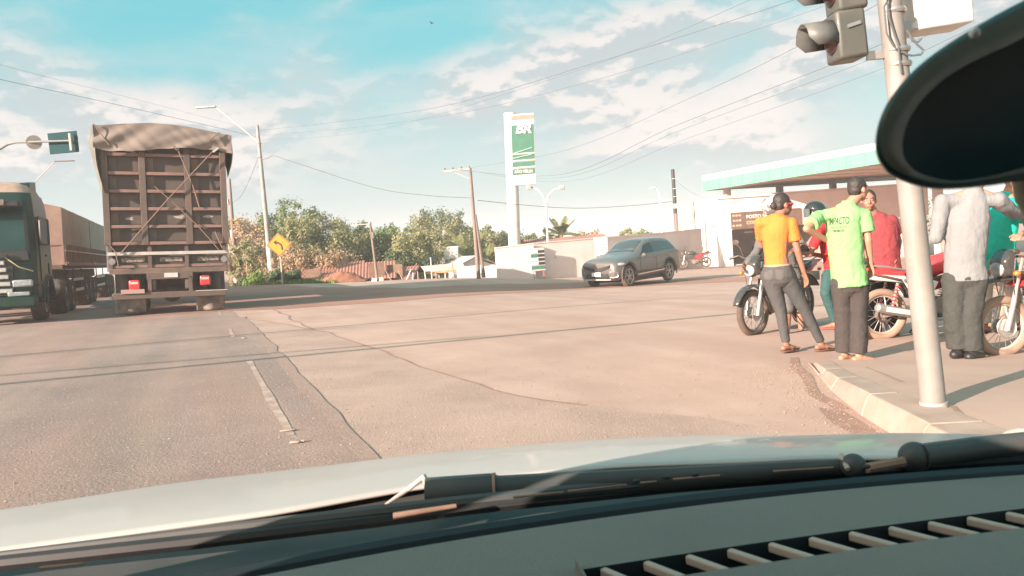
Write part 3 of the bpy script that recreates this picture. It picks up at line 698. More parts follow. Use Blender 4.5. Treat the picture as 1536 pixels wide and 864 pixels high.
def bush(px, ptop, pbase, Yd, wpx, kind, label, seed, n=2600):
    base = at(px, pbase, Yd); topz = at(px, ptop, Yd).z; gz = g(base.x, base.y); h = topz - gz; w = wpx / FPX * Yd; rnd = random.Random(seed)
    r = empty('bush', (base.x, base.y, gz), 0, label, 'bush', 'bushes on the verge'); cb = MB(); tb = MB()
    for i in range(6): a = i * 1.05; tb.tube([(0, 0, -.1), (math.cos(a) * w * .3, math.sin(a) * w * .2, h * .7)], [.03, .01], 5)
    for i in range(n):
        k = rnd.randrange(9); c = Vector((math.cos(k * 2.3) * w * .28, math.sin(k * 2.3) * w * .22, h * (.3 + .42 * ((k * .37) % 1))))
        v = Vector((rnd.gauss(0, 1), rnd.gauss(0, 1), rnd.gauss(0, 1))).normalized(); p = c + v * w * .22 * rnd.random() ** .4; p.z = max(.03, p.z)
        x = v.orthogonal().normalized(); x = Matrix.Rotation(rnd.random() * 6.28, 3, v) @ x; y = v.cross(x); L_ = .08 * rnd.uniform(.6, 1.4)
        o = len(cb.v); cb.v += [tuple(p - x * L_), tuple(p - y * L_ * .5), tuple(p + x * L_ + v * .03), tuple(p + y * L_ * .5)]; cb.f.append((o, o + 1, o + 2, o + 3))
    tb.build('stem', m_bark, r); cb.build('crown', LM[kind], r, smooth=False)
bush(383, 388, 414, 43.5, 42, 'lime', 'bright green round bush left of the pale lamp pole', 31)
bush(362, 394, 412, 45, 26, 'dark', 'dark green bush behind the leftmost pale pole', 32)
bush(414, 396, 424, 39.5, 30, 'dark', 'dark bush behind the yellow diamond sign post', 33)
bush(440, 402, 426, 38.6, 30, 'dark', 'dark bush right of the yellow diamond sign post', 37)
bush(529, 405, 432, 39, 16, 'dark', 'small dark bush between the earth mound and red roof', 34, 1500)
bush(586, 414, 433, 39, 26, 'dark', 'low dark bush at the foot of the small houses', 36, 1600)

m_frond = leafmat('palm frond', (.15, .17, .06), (.10, .12, .045), (.27, .25, .11))
def palm(px, ptop, pbase, Yd, L_, label, seed, nf=16, up=.7):
    base = at(px, pbase, Yd); gz = g(base.x, base.y); tz = at(px, ptop, Yd).z - gz; rnd = random.Random(seed)
    r = empty('palm_tree', (base.x, base.y, gz), 0, label, 'palm tree', 'palm trees beyond the road')
    MB().tube([(0, 0, -.4), (.08, 0, tz * .5), (0, 0, tz)], [.17, .13, .11], 8).build('trunk', m_bark, r)
    for i in range(nf):
        a = i * 2.4; e = rnd.uniform(.1, up); q = MB(); pts = []; n = 12
        dx, dy = math.cos(a), math.sin(a); droop = rnd.uniform(.35, .9)
        for k in range(n + 1):
            s = k / n; pts.append(Vector((dx * L_ * s * math.cos(e) * (1 - .12 * s), dy * L_ * s * math.cos(e) * (1 - .12 * s), tz + L_ * (math.sin(e) * s * 1.3 - droop * s * s * .9))))
        q.tube(pts, [.03 - .022 * k / n for k in range(n + 1)], 4)
        for k in range(1, n * 2):
            s = k / (n * 2); j = min(n - 1, int(s * n)); p = pts[j].lerp(pts[j + 1], s * n - j); d_ = (pts[j + 1] - pts[j]).normalized(); sd = d_.cross(Vector((0, 0, 1))).normalized()
            ll = L_ * .26 * math.sin(math.pi * min(1, .15 + s * .85)) + .08
            for sg in (-1, 1):
                t_ = p + sd * sg * ll * .8 + d_ * ll * .5 - Vector((0, 0, ll * .35)); q.add([p - d_ * .04, p + d_ * .05, t_], [(0, 1, 2)])
        q.build('frond', m_frond, r, smooth=False)
palm(703, 388, 415, 50, 2.9, 'bushy palm with feathery fronds left of the double utility pole', 41, 18, 1.25)
palm(846, 352, 408, 50, 1.6, 'small dark palm with stiff fronds behind the pinkish wall', 42, 14, 1.2)
palm(733, 392, 412, 48, 1.9, 'drooping palm right of the double utility pole', 44, 12, .9)
palm(826, 356, 408, 52, 1.0, 'sparse little palm just right of the twin headed lamp', 45, 9, 1.2)
# umbrella-shaped tree
tree(665, 323, 415, 60, 50, 'dark', 'flat umbrella shaped dark crown above the yellowish tree', 19, 1500, .12, .13, .75)
# ------------------------------------------------------------------ vehicles
m_rub = M('dusty rubber', (.035, .032, .03), .85, c2=(.06, .05, .042), ns=5, dust=.30)
m_rubd = M('very dusty rubber', (.16, .12, .09), .95, c2=(.30, .22, .16), ns=5, dust=.5)
m_steel = M('brushed steel', (.45, .44, .42), .35, metal=.8, c2=(.34, .32, .30), ns=6, dust=.15)
m_chrome = M('chrome', (.75, .74, .72), .15, metal=1, ns=3)
m_redl = M('red lens', (.78, .045, .04), .35, c2=(.6, .03, .03), ns=12, coat=.6)
m_amber = M('amber lens', (.75, .22, .03), .3, coat=.5)
m_head = M('headlamp glass', (.34, .36, .36), .15, c2=(.2, .22, .23), ns=9, coat=1)
m_chas = M('dusty chassis', (.055, .05, .045), .8, c2=(.10, .08, .065), ns=4, dust=.35)
m_plate = M('licence plate', (.55, .55, .52), .5, c2=(.45, .42, .38), ns=9)

def truck_wheel(parent, x, y, r=.5, w=.28, dual=False, face=1):
    o = MB().ring((x, y, r), (1, 0, 0), r * .76, r * .25, 32, 10, w / (r * .5)).build('tyre', m_rub, parent)
    q = MB(); q.cyl((x - w * .42, y, r), (x + w * .42, y, r), r * .58, n=24)
    q.build('rim', m_steel, parent)
    q = MB(); q.cyl((x + face * w * .42, y, r), (x + face * (w * .42 + .05), y, r), r * .22, r * .14, 16)
    for k in range(8): a = k * math.pi / 4; q.cyl((x + face * w * .41, y + math.cos(a) * r * .36, r + math.sin(a) * r * .36), (x + face * (w * .41 + .03), y + math.cos(a) * r * .36, r + math.sin(a) * r * .36), .02, n=6)
    q.build('hub', m_chas, parent)

# ---- loaded grain truck seen from behind (local: x to the right, y forward, z up, tail at y = 0)
m_bx = M('dusty brown truck body', (.085, .066, .057), .75, c2=(.062, .051, .045), ns=1.6, dust=.18, ds=2, bump=.15)
m_rail = M('rusty red rail', (.23, .13, .108), .7, c2=(.16, .10, .082), ns=5, dust=.15)
m_pan = M('dark grey panel', (.048, .042, .038), .75, c2=(.075, .062, .054), ns=1.2, dust=.12, ds=1.4)
m_tarp = M('grey brown tarpaulin', (.215, .178, .152), .9, c2=(.18, .148, .128), ns=1.2, dust=.1, bump=.3, bs=40)
m_tarpg = M('grey tarpaulin side', (.17, .165, .14), .9, c2=(.11, .11, .095), ns=2.2, bump=.3, bs=12)
m_rope = M('dusty rope', (.20, .135, .11), .9, c2=(.2, .12, .09), ns=20)
m_mud = M('dusty mudflap', (.24, .215, .18), .85, c2=(.085, .08, .07), ns=2.5, dust=.2, lo=.42, hi=.62)
m_refl = M('pale reflective strip', (.50, .47, .43), .6, c2=(.40, .35, .31), ns=6)
m_sign = M('scuffed pale placard', (.33, .27, .23), .8, c2=(.16, .12, .10), ns=22, lo=.45, hi=.55)
TL = -.52; x0, y0 = RF(TL, 19.75)
gt = empty('grain_truck', (x0, y0, g(x0, y0) - .02), TH, 'tall brown grain truck seen from behind with tarpaulin over its load', 'truck')
gt.rotation_euler = (0, R(3.0), TH)
WT = 2.62; hx = WT / 2; L0 = 8.8
zs = [1.74, 2.14, 2.56, 2.98, 3.40, 3.84]; ztop = 4.34
MB().box((0, .09 + L0 / 2, (1.72 + ztop) / 2), (WT - .06, L0, ztop - 1.72)).build('load_body', m_bx, gt)
fr = [-hx + .02, -hx + WT * .31, -hx + WT * .685, hx - .02]
for i in range(3):
    for j in range(6):
        za = zs[j] + .05; zb = (zs[j + 1] if j < 5 else ztop) - .05; xa, xb = fr[i] + .07, fr[i + 1] - .07
        MB().box(((xa + xb) / 2, .07, (za + zb) / 2), (xb - xa, .03, zb - za)).build('panel', m_pan, gt)
        MB().box((xa + .09, .052, (za + zb) / 2), (.16, .03, zb - za - .01)).build('panel_shade_strip', m_chas, gt)  # dark strip painting the corner shade at the panel's left
for x in fr: MB().box((x, .0, (1.7 + ztop) / 2), (.14, .14, ztop - 1.7)).build('stile', m_bx, gt, bev=.008)
for i in range(3):
    for z in zs: MB().box(((fr[i] + fr[i + 1]) / 2, -.005, z), (fr[i + 1] - fr[i] - .145, .11, .075)).build('rail', m_rail, gt, bev=.008)
q = MB()
for x, z, r in ((-.45, 2.36, .06), (.28, 2.37, .13), (.37, 2.43, .07), (.9, 2.38, .10), (-.22, 2.12, .05), (.2, 2.12, .07), (.42, 2.1, .05), (-.83, 2.33, .09), (-.7, 2.09, .10), (-.5, 2.1, .05), (.83, 2.1, .05)):
    q.add([(x + r * (1 + .4 * math.sin(k * 2.7 + x * 9)) * math.cos(k * .7), .0525, z + r * .4 * (1 + .4 * math.cos(k * 1.9 + z * 7)) * math.sin(k * .7)) for k in range(9)], [tuple(range(9))])
q.build('scuff_mark', M('chalky scuff', (.42, .36, .31), .9, ns=30), gt, smooth=False)['kind'] = 'stuff'
# lower tailboard
MB().box((0, .16, 1.40), (WT - .04, .12, .60)).build('tailboard', m_pan, gt)
for x in (-hx + .05, -hx + WT * .34, -hx + WT * .65, hx - .05): MB().box((x, .05, 1.40), (.085, .12, .62)).build('tailboard_post', m_bx, gt, bev=.006)
for i, (xa, xb) in enumerate(((-hx + .1, -hx + WT * .34 - .05), (-hx + WT * .34 + .05, -hx + WT * .65 - .05), (-hx + WT * .65 + .05, hx - .1))):
    MB().box(((xa + xb) / 2, .06, 1.19), (xb - xa, .10, .07)).build('lower_rail', m_rail, gt, bev=.006)
    MB().box(((xa + xb) / 2 + .05, .085, 1.345), (.50, .02, .10)).build('placard', m_sign, gt)
MB().box((0, -.03, 1.50), (WT + .02, .025, .075)).build('reflective_strip', m_refl, gt)
for s in (-1, 1):
    q = MB().cyl((s * (hx - .08), -.03, 1.32), (s * (hx - .08), .02, 1.32), .075, n=16); q.build('round_reflector', m_steel, gt)
    MB().box((s * (hx + .015), .05, 1.44), (.03, .1, .72)).build('hinge_bar', m_steel, gt)
MB().box((0, .08, 1.08), (WT - .02, .2, .13)).build('rear_sill', m_chas, gt, bev=.01)
MB().box((0, .04, .955), (1.02, .14, .17)).build('plate_beam', m_bx, gt, bev=.01)
pl = MB().box((.02, -.04, .965), (.30, .012, .11)).build('licence_plate', m_plate, gt)
MB().box((0, .9, .78), (WT - .1, .05, .62)).build('mudguard_panel', m_chas, gt)
for s in (-1, 1):
    MB().box((s * .45, .05, .72), (.085, .16, .42)).build('bumper_bracket', m_bx, gt, bev=.006)
    MB().box((s * .36, 1.2, .74), (.08, 2.4, .22)).build('chassis_beam', m_chas, gt)
    q = MB().box((s * .83 - .05 * s, -.035, .78 + .03 * s), (.235, .07, .235)); o = q.build('tail_light', m_redl, gt, bev=.03)
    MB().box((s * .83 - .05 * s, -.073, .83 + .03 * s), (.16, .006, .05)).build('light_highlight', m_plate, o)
    f = MB().grid(lambda u, v, s=s: (s * .89 + (u - .5) * .66, .16 + .05 * math.sin(u * 9) * (1 - v) + .08 * (1 - v), .06 + v * .45), 14, 8).build('mudflap', m_mud, gt)
    sm_ = f.modifiers.new('s', 'SOLIDIFY'); sm_.thickness = .02
    for yy in (1.0, 2.25):
        for dx in (.70, 1.02):
            truck_wheel(gt, s * dx, yy, .50, .27, face=s)
MB().box((-.82, -.06, .60), (.50, .03, .10)).build('painted_plate', M('smudged pink plate', (.42, .24, .2), .8, c2=(.3, .26, .23), ns=16), gt)
MB().box((0, .03, .49), (WT - .1, .13, .15)).build('rear_bumper', m_bx, gt, bev=.015)
MB().box((.92, -.037, .56), (.72, .01, .02)).build('bumper_strip', m_refl, gt)
for yy in (1.0, 2.25):
    MB().cyl((-1.0, yy, .5), (1.0, yy, .5), .09, n=12).build('axle', m_chas, gt); MB().sph((0, yy, .5), (.24, .2, .22), 16, 10).build('differential', m_chas, gt)
# tarpaulin: top, rear drop with folds, flared side drops
def tz(x): return .10 * math.cos(x * 1.5)
def rear(u, v):
    x = -hx - .17 + (WT + .38) * u; drop = (1 - v)
    fold = .075 * noise.noise(Vector((x * 1.7 + drop * 1.9, drop * .7, 1))) + .014 * noise.noise(Vector((x * 5 - drop * 2.5, drop * .8, 4)))
    bot = 3.98 + .06 * math.sin(x * 2.2) - .10 * abs(u - .5) + .05 * noise.noise(Vector((x * 3, 0, 2)))
    return (x, -.14 + fold * 1.3 * (.4 + drop) - .04 * drop, bot + (4.53 + tz(x) - .10 * (u) - bot) * v)
o = MB().grid(rear, 150, 30).build('tarpaulin', m_tarp, gt, ang=180)
tp = o
def top(u, v):
    x = -hx - .17 + (WT + .38) * u; yv = -.14 + (L0 + .3) * v
    e = .055 * noise.noise(Vector((x * 2.4, 0, 1))) * 1.3 * .4 * (1 - v) if v == 0 else 0
    return (x, yv + e, 4.53 + tz(x) - .10 * u + .03 * noise.noise(Vector((x * 2, yv, 0))) * (v > 0))
MB().grid(top, 24, 40).build('tarpaulin_top', m_tarp, tp, ang=180)
def sidef(s, L_, d_, fl):
    def f(u, v):
        yv = -.16 + (L0 + .3) * u; dr = (1 - v); x = s * (hx + .17 + fl * math.sin(dr * 2.2) * (1 - .5 * u)) - (s * .16 * dr * dr) + .04 * noise.noise(Vector((yv * 2, dr * 2, s)))
        b_ = 4.5 - L_ * (1 - .5 * min(1, yv * .9)) + .06 * noise.noise(Vector((yv * 3, 1, s)))
        return (x, yv, b_ + (4.53 - (.10 if s > 0 else 0) - b_) * v)
    return f
MB().grid(sidef(-1, 1.5, 0, -.02), 50, 14).build('tarpaulin_side', m_tarpg, tp, ang=180)
MB().grid(sidef(1, 1.15, 0, .10), 50, 14).build('tarpaulin_side', m_tarpg, tp, ang=180)
MB().add([(-hx + .02, -.10, 3.95), (-hx - .3, .15, 4.12), (-hx - .18, -.14, 4.5), (-hx + .02, -.05, 2.9), (-hx - .02, .1, 2.6)], [(0, 1, 2), (0, 3, 4, 1)]).build('tarpaulin_corner', m_tarpg, tp)
P3 = lambda x, z, y=-.10: (x, y, z)
for pts in ([P3(-hx + .27, 1.5), P3(0, 2.75, -.12), P3(hx - .17, 4.02, -.2)], [P3(.28, 4.02, -.2), P3(.47, 3.5), P3(.60, 3.1), P3(.72, 2.6)], [P3(-.25, 3.1), P3(.2, 2.65), P3(.62, 2.2), P3(.98, 1.75), P3(1.12, 1.55)],
            [P3(-hx - .14, 4.5, -.2), P3(-hx + .16, 4.02, -.22)], [P3(1.05, 2.0), P3(1.2, 1.6)], [P3(-hx + .05, 1.72), P3(-hx + .17, 1.55), P3(-hx + .22, 1.2)], [P3(.2, 4.05, -.2), P3(.28, 3.95, -.2)], [P3(1.0, 4.2, -.25), P3(1.25, 4.42, -.2)]):
    MB().tube(pts, .014, 6).build('rope', m_rope, gt)
MB().box((hx - .17, -.19, 3.99), (.16, .04, .05), Matrix.Rotation(-.7, 3, 'Y')).build('ratchet', m_refl, gt)
MB().box((.28, -.17, 4.0), (.09, .04, .05)).build('ratchet', m_refl, gt)

# ---- dark green lorry with two covered trailers, coming the other way (local: front toward -y)
m_grn = M('dark green cab paint', (.004, .034, .022), .4, c2=(.008, .026, .018), ns=2, coat=.12, spec=.3, dust=.02)
m_cabg = M('green windscreen', (.006, .028, .028), .3, c2=(.02, .055, .052), ns=1.2, spec=.25)
m_sil = M('silver grille', (.50, .50, .47), .4, metal=.3, c2=(.38, .37, .34), ns=8)
m_trp = M('beige trailer cover', (.42, .35, .29), .9, c2=(.34, .28, .23), ns=1.2, bump=.3, bs=10)
m_trs = M('rusty trailer side', (.36, .24, .19), .8, c2=(.26, .165, .13), ns=3, dust=.15)
x0, y0 = RF(-4.46, 19.35)
gl = empty('green_lorry', (x0, y0, g(x0, y0) - .03), TH, 'dark green lorry with covered trailers coming the other way at the left edge', 'lorry')
gl.rotation_euler = (0, R(2.2), TH); gl.scale = (1, 1, .965)
def loft(rings, closed=True):
    q = MB(); n = len(rings[0])
    for r_ in rings: q.v += [tuple(p) for p in r_]
    q.f = [(i * n + k, i * n + (k + 1) % n, (i + 1) * n + (k + 1) % n, (i + 1) * n + k) for i in range(len(rings) - 1) for k in range(n)]
    q.f += [tuple(reversed(range(n))), tuple(range((len(rings) - 1) * n, len(rings) * n))]
    return q
cw_ = 1.26
def cabring(z, yf, yb, w, c=.18):
    return [(-w, yb, z), (-w, yf + c, z), (-w + c * .5, yf + c * .35, z), (-w + c * 1.4, yf, z), (w - c * 1.4, yf, z), (w - c * .5, yf + c * .35, z), (w, yf + c, z), (w, yb, z)]
loft([cabring(.62, .02, 1.05, cw_), cabring(1.2, -.02, 1.05, cw_), cabring(1.6, .05, 2.1, cw_), cabring(1.75, .08, 2.1, cw_), cabring(2.55, .26, 2.1, cw_ - .04), cabring(2.9, .34, 2.1, cw_ - .07), cabring(3.12, .55, 2.05, cw_ - .12)]).build('cab', m_grn, gl, ang=30, bev=.02)
loft([[(-cw_, 1.75, .85), (-cw_, 2.1, .85), (cw_, 2.1, .85), (cw_, 1.75, .85)], [(-cw_, 1.75, 1.62), (-cw_, 2.1, 1.62), (cw_, 2.1, 1.62), (cw_, 1.75, 1.62)]]).build('cab_rear_panel', m_grn, gl)
loft([cabring(3.10, .62, 2.0, cw_ - .14), cabring(3.30, .85, 1.95, cw_ - .22), cabring(3.42, 1.2, 1.9, cw_ - .4)]).build('roof_cap', M('dusty beige roof', (.42, .30, .23), .8, dust=.2), gl, ang=30)
q = MB(); q.prism([(.95, 3.05), (1.95, 3.05), (1.95, 3.50), (1.15, 3.40)], .86, 1.06, 'x'); q.build('side_deflector', m_grn, gl, bev=.03)
q = MB(); q.prism([(.95, 3.05), (1.95, 3.05), (1.95, 3.50), (1.15, 3.40)], -1.06, -.86, 'x'); q.build('side_deflector', m_grn, gl, bev=.03)
q = MB(); q.add([(-1.08, .055, 1.70), (1.08, .055, 1.70), (1.05, .262, 2.62), (-1.05, .262, 2.62)], [(0, 1, 2, 3)]); q.v = [(x, y - .03, z) for x, y, z in q.v]; ws_ = q.build('windscreen', m_cabg, gl)
q.v = [(x, y + .02, z) for x, y, z in q.v]
for s in (-1, 1):
    MB().bar((s * 1.12, .03, 1.66), (s * 1.07, .235, 2.62), .07, .04).build('windscreen_pillar', m_blk, gl)
MB().box((0, .10, 2.80), (2.1, .38, .17)).build('sun_visor', m_blk, gl, bev=.04)
MB().prism([(-1.16, 1.50), (1.16, 1.50), (1.12, 1.74), (-1.12, 1.74)], -.03, .04).build('front_panel', m_blk, gl, bev=.01)
MB().box((.55, -.10, 2.83), (.42, .02, .12)).build('name_board', m_sign, gl)
for s in (-1, 1):
    MB().box((s * (cw_ + .003), .98, 2.2), (.02, .78, .72)).build('side_window', m_blk, gl, bev=.03)
    MB().box((s * (cw_ + .012), .98, 1.45), (.015, .86, 1.2)).build('door', m_grn, gl, bev=.03)
    MB().box((s * (cw_ + .025), 1.25, 1.62), (.03, .2, .05)).build('door_handle', m_blk, gl)
    m_ = MB().box((s * (cw_ + .17), .22, 2.15), (.20, .12, .62)); mo = m_.build('mirror', m_blk, gl, bev=.04)
    MB().bar((s * cw_, .3, 2.45), (s * (cw_ + .17), .24, 2.4), .04, .04).build('mirror_arm', m_blk, mo)
    MB().box((s * 1.0, -.035, .98), (.40, .10, .17)).build('headlight', m_head, gl, bev=.04)
    MB().box((s * .92, -.05, .74), (.42, .08, .10)).build('fog_light', m_head, gl, bev=.02)
    MB().box((s * (cw_ - .02), .62, .95), (.10, 1.15, .09)).build('wheel_arch', m_blk, gl, bev=.02)
    q = MB(); q.ring((s * (cw_ - .03), 1.35, .52), (1, 0, 0), .60, .07, 28, 8, 1.4); q.v = [(x, y, max(z, .5)) for x, y, z in q.v]; q.build('wheel_arch', m_blk, gl)
    truck_wheel(gl, s * (cw_ - .18), 1.35, .52, .30, face=s)
    MB().tube([(s * .62, -.035, 1.66), (s * .8, -.05, 1.5), (s * .95, -.06, 1.36), (s * 1.2, .05, 1.25)], .015, 6).build('body_line', M('gold line', (.5, .42, .2), .5), gl)
for i, z in enumerate((.82, .98, 1.14, 1.30, 1.46)):
    MB().box((0, -.055, z), (1.62 - i * .06, .07, .10)).build('grille_bar', m_sil, gl, bev=.015)
MB().box((0, -.02, 1.14), (1.66, .05, .85)).build('grille_back', m_blk, gl)
MB().box((0, -.03, .55), (2.5, .25, .26)).build('bumper', m_grn, gl, bev=.05)
MB().box((0, -.17, .62), (.5, .02, .13)).build('licence_plate', m_plate, gl)
MB().box((.62, -.09, 1.62), (.25, .03, .08)).build('wiper', m_blk, gl)
for s in (-1, 1): MB().box((s * .42, 4.6, .85), (.1, 6.2, .25)).build('chassis_beam', m_chas, gl)
for yy in (3.9, 5.1):
    for s in (-1, 1): truck_wheel(gl, s * (cw_ - .18), yy, .50, .50, face=s)
    MB().cyl((-1, yy, .5), (1, yy, .5), .09, n=12).build('axle', m_chas, gl)
for s in (-1, 1):
    MB().cyl((s * (cw_ - .3), 2.25, .78), (s * (cw_ - .3), 3.15, .78), .30, n=24).build('fuel_tank', m_steel, gl)
def trailer(ya, yb, axles):
    Lm = (ya + yb) / 2; LL = yb - ya
    def cov(u, v):
        a = u * math.pi; yv = ya + LL * v; sag = .03 * noise.noise(Vector((yv * 2, u * 4, 0)))
        if u < .25: p = (-cw_ - .02, 1.95 + (3.02 - 1.95) * u / .25)
        elif u > .75: p = (cw_ + .02, 3.02 - (3.02 - 1.95) * (u - .75) / .25)
        else: t = (u - .25) / .5; p = (-cw_ - .02 + (2 * cw_ + .04) * t, 3.02 + .22 * math.sin(t * math.pi))
        return (p[0] + sag * (1 if abs(p[0]) > cw_ else 0), yv, p[1])
    c = MB().grid(cov, 24, 30).build('trailer_cover', m_trp, gl, ang=60)
    q = MB(); n = 25; q.v = [cov(i / 24, 0) for i in range(25)]; q.f = [tuple(range(25))]; q.build('cover_front', m_trs, c)
    for s in (-1, 1):
        MB().box((s * cw_, Lm, 1.68), (.05, LL, .56)).build('side_board', m_trs, gl)
        k = int(LL / .46)
        for i in range(k + 1): MB().box((s * (cw_ + .04), ya + .04 + (LL - .08) * i / k, 1.68), (.045, .06, .60)).build('stake', m_trs, gl)
        MB().box((s * (cw_ + .055), Lm, 1.42), (.03, LL, .09)).build('side_rail', m_trs, gl)
        MB().box((s * (cw_ + .055), Lm, 1.80), (.02, LL, .04)).build('side_rail', m_refl, gl)
    MB().box((0, Lm, 1.34), (2.45, LL, .12)).build('trailer_floor', m_chas, gl)
    MB().box((0, ya + .05, 1.7), (2.5, .05, .6)).build('head_board', m_trs, gl)
    MB().cyl((cw_ + .06, ya + .12, 1.45), (cw_ + .09, ya + .12, 1.45), .05, n=12).build('side_lamp', m_redl, gl)
    for s in (-1, 1): MB().box((s * .42, Lm, 1.1), (.1, LL - .2, .34)).build('chassis_beam', m_chas, gl)
    for yy in axles:
        for s in (-1, 1): truck_wheel(gl, s * (cw_ - .22), yy, .50, .52, face=s)
        MB().cyl((-1, yy, .5), (1, yy, .5), .09, n=12).build('axle', m_chas, gl)
trailer(4.0, 10.0, (8.5, 9.55, 10.6))
trailer(10.15, 18.6, (15.2, 16.3, 17.4))
for s in (-1, 1):
    for z in (.62, .95): MB().box((s * (cw_ - .02), 6.85, z), (.03, 2.1, .09)).build('under_guard', m_refl, gl)
    for z in (.62, .95): MB().box((s * (cw_ - .02), 13.0, z), (.03, 2.6, .09)).build('under_guard', m_refl, gl)
    for y_ in (5.95, 7.7, 11.9, 14.1): MB().box((s * (cw_ - .05), y_, .9), (.03, .06, .85)).build('guard_post', m_chas, gl)

# ---- grey car crossing at the junction (local: nose toward +x, y to its left)
m_cp = M('grey metallic paint', (.135, .132, .122), .34, metal=.35, c2=(.115, .112, .104), ns=1, coat=.8, dust=.10, ds=2)
m_cg = M('car glass', (.035, .04, .038), .12, c2=(.055, .06, .055), ns=1.2, coat=1)
m_cgd = M('dark car glass', (.012, .018, .02), .08, coat=.6)
m_clad = M('dark sill cladding', (.05, .045, .04), .7, c2=(.07, .06, .052), ns=4, dust=.18)
CARL = 4.33
stn = [ # x, half width, bottom z, belt z, top z, top half width fraction
 (0.00, .68, .42, .66, .80, .84), (.08, .82, .30, .72, .92, .84), (.30, .88, .24, .82, 1.00, .84), (.75, .895, .22, .90, 1.05, .84), (1.12, .90, .22, .95, 1.10, .82), (1.30, .90, .22, .96, 1.15, .80),
 (1.60, .90, .22, .97, 1.24, .74), (1.95, .90, .22, .99, 1.45, .70), (2.25, .90, .24, 1.00, 1.55, .68), (2.65, .90, .24, 1.02, 1.60, .68), (3.10, .90, .24, 1.04, 1.595, .68), (3.55, .895, .24, 1.08, 1.575, .68),
 (3.86, .885, .26, 1.12, 1.53, .68), (4.08, .87, .28, 1.10, 1.38, .72), (4.24, .84, .34, 1.04, 1.18, .80), (4.33, .76, .42, .86, .98, .86)]
def carring(st):
    x, w, zb, zs_, zt, tf = st; x = 2.165 - x
    wt = w * tf; h = zt - zs_
    half = [(w * .80, zb), (w * .97, zb + .10), (w * 1.0, zb + .28 if zs_ - zb > .4 else (zb + zs_) / 2), (w * .985, zs_ - .03), (w * .955, zs_ + .02), (w * .5 * (1 + tf) * .98, zs_ + h * .45), (wt, zt - .05 - .01 * h), (wt * .82, zt - .008)]
    R_ = [(x, y, z) for y, z in half]; Lh = [(x, -y, z) for y, z in reversed(half)]
    return [(x, 0, zb)] + R_ + [(x, 0, zt + .018)] + Lh
car_c = gnd(951, 429); d0 = Vector((car_c.x, car_c.y, 0)).normalized(); view = math.atan2(d0.y, d0.x)
# nose points to the left and toward the viewer
car_h = view + math.pi - R(-57)
car_h = view + R(180) - R(37)
cen = at(949, 425, 27.9); cx, cy = cen.x, cen.y
car = empty('grey_car', (cx, cy, g(cx, cy)), car_h, 'grey crossover car with silver emblem crossing the junction', 'car'); car.scale = (.95, 1, 1.07)
q = loft([carring(s) for s in stn]); body = q.build('body', m_cp, car, ang=180)
sb = body.modifiers.new('s', 'SUBSURF'); sb.levels = 2; sb.render_levels = 2
WX = (2.165 - .80, 2.165 - 3.42); WR = .372
cut = MB()
for x in WX:
    for s in (-1, 1): cut.cyl((x, s * .55, WR + .01), (x, s * 1.2, WR + .01), WR + .055, n=36)
co = cut.build('cutter', None); co.parent = car
bo_ = body.modifiers.new('c', 'BOOLEAN'); bo_.object = co; bo_.solver = 'EXACT'
dg = bpy.context.evaluated_depsgraph_get(); me = bpy.data.meshes.new_from_object(body.evaluated_get(dg)); body.modifiers.clear(); body.data = me
me.polygons.foreach_set('use_smooth', [True] * len(me.polygons)); me.set_sharp_from_angle(angle=R(40))
bpy.data.objects.remove(co)
def cring_at(xq):
    for a, b_ in zip(stn[:-1], stn[1:]):
        if a[0] <= xq <= b_[0]:
            t = (xq - a[0]) / (b_[0] - a[0]); return carring(tuple(p + (r_ - p) * t for p, r_ in zip(a, b_)))
def sidept(xq, f, s, off=.004):
    r_ = cring_at(xq); a, m_, b_ = Vector(r_[5]), Vector(r_[6]), Vector(r_[7])
    p = a.lerp(m_, f * 2) if f < .5 else m_.lerp(b_, (f - .5) * 2); return (p.x, s * (p.y + off), p.z)
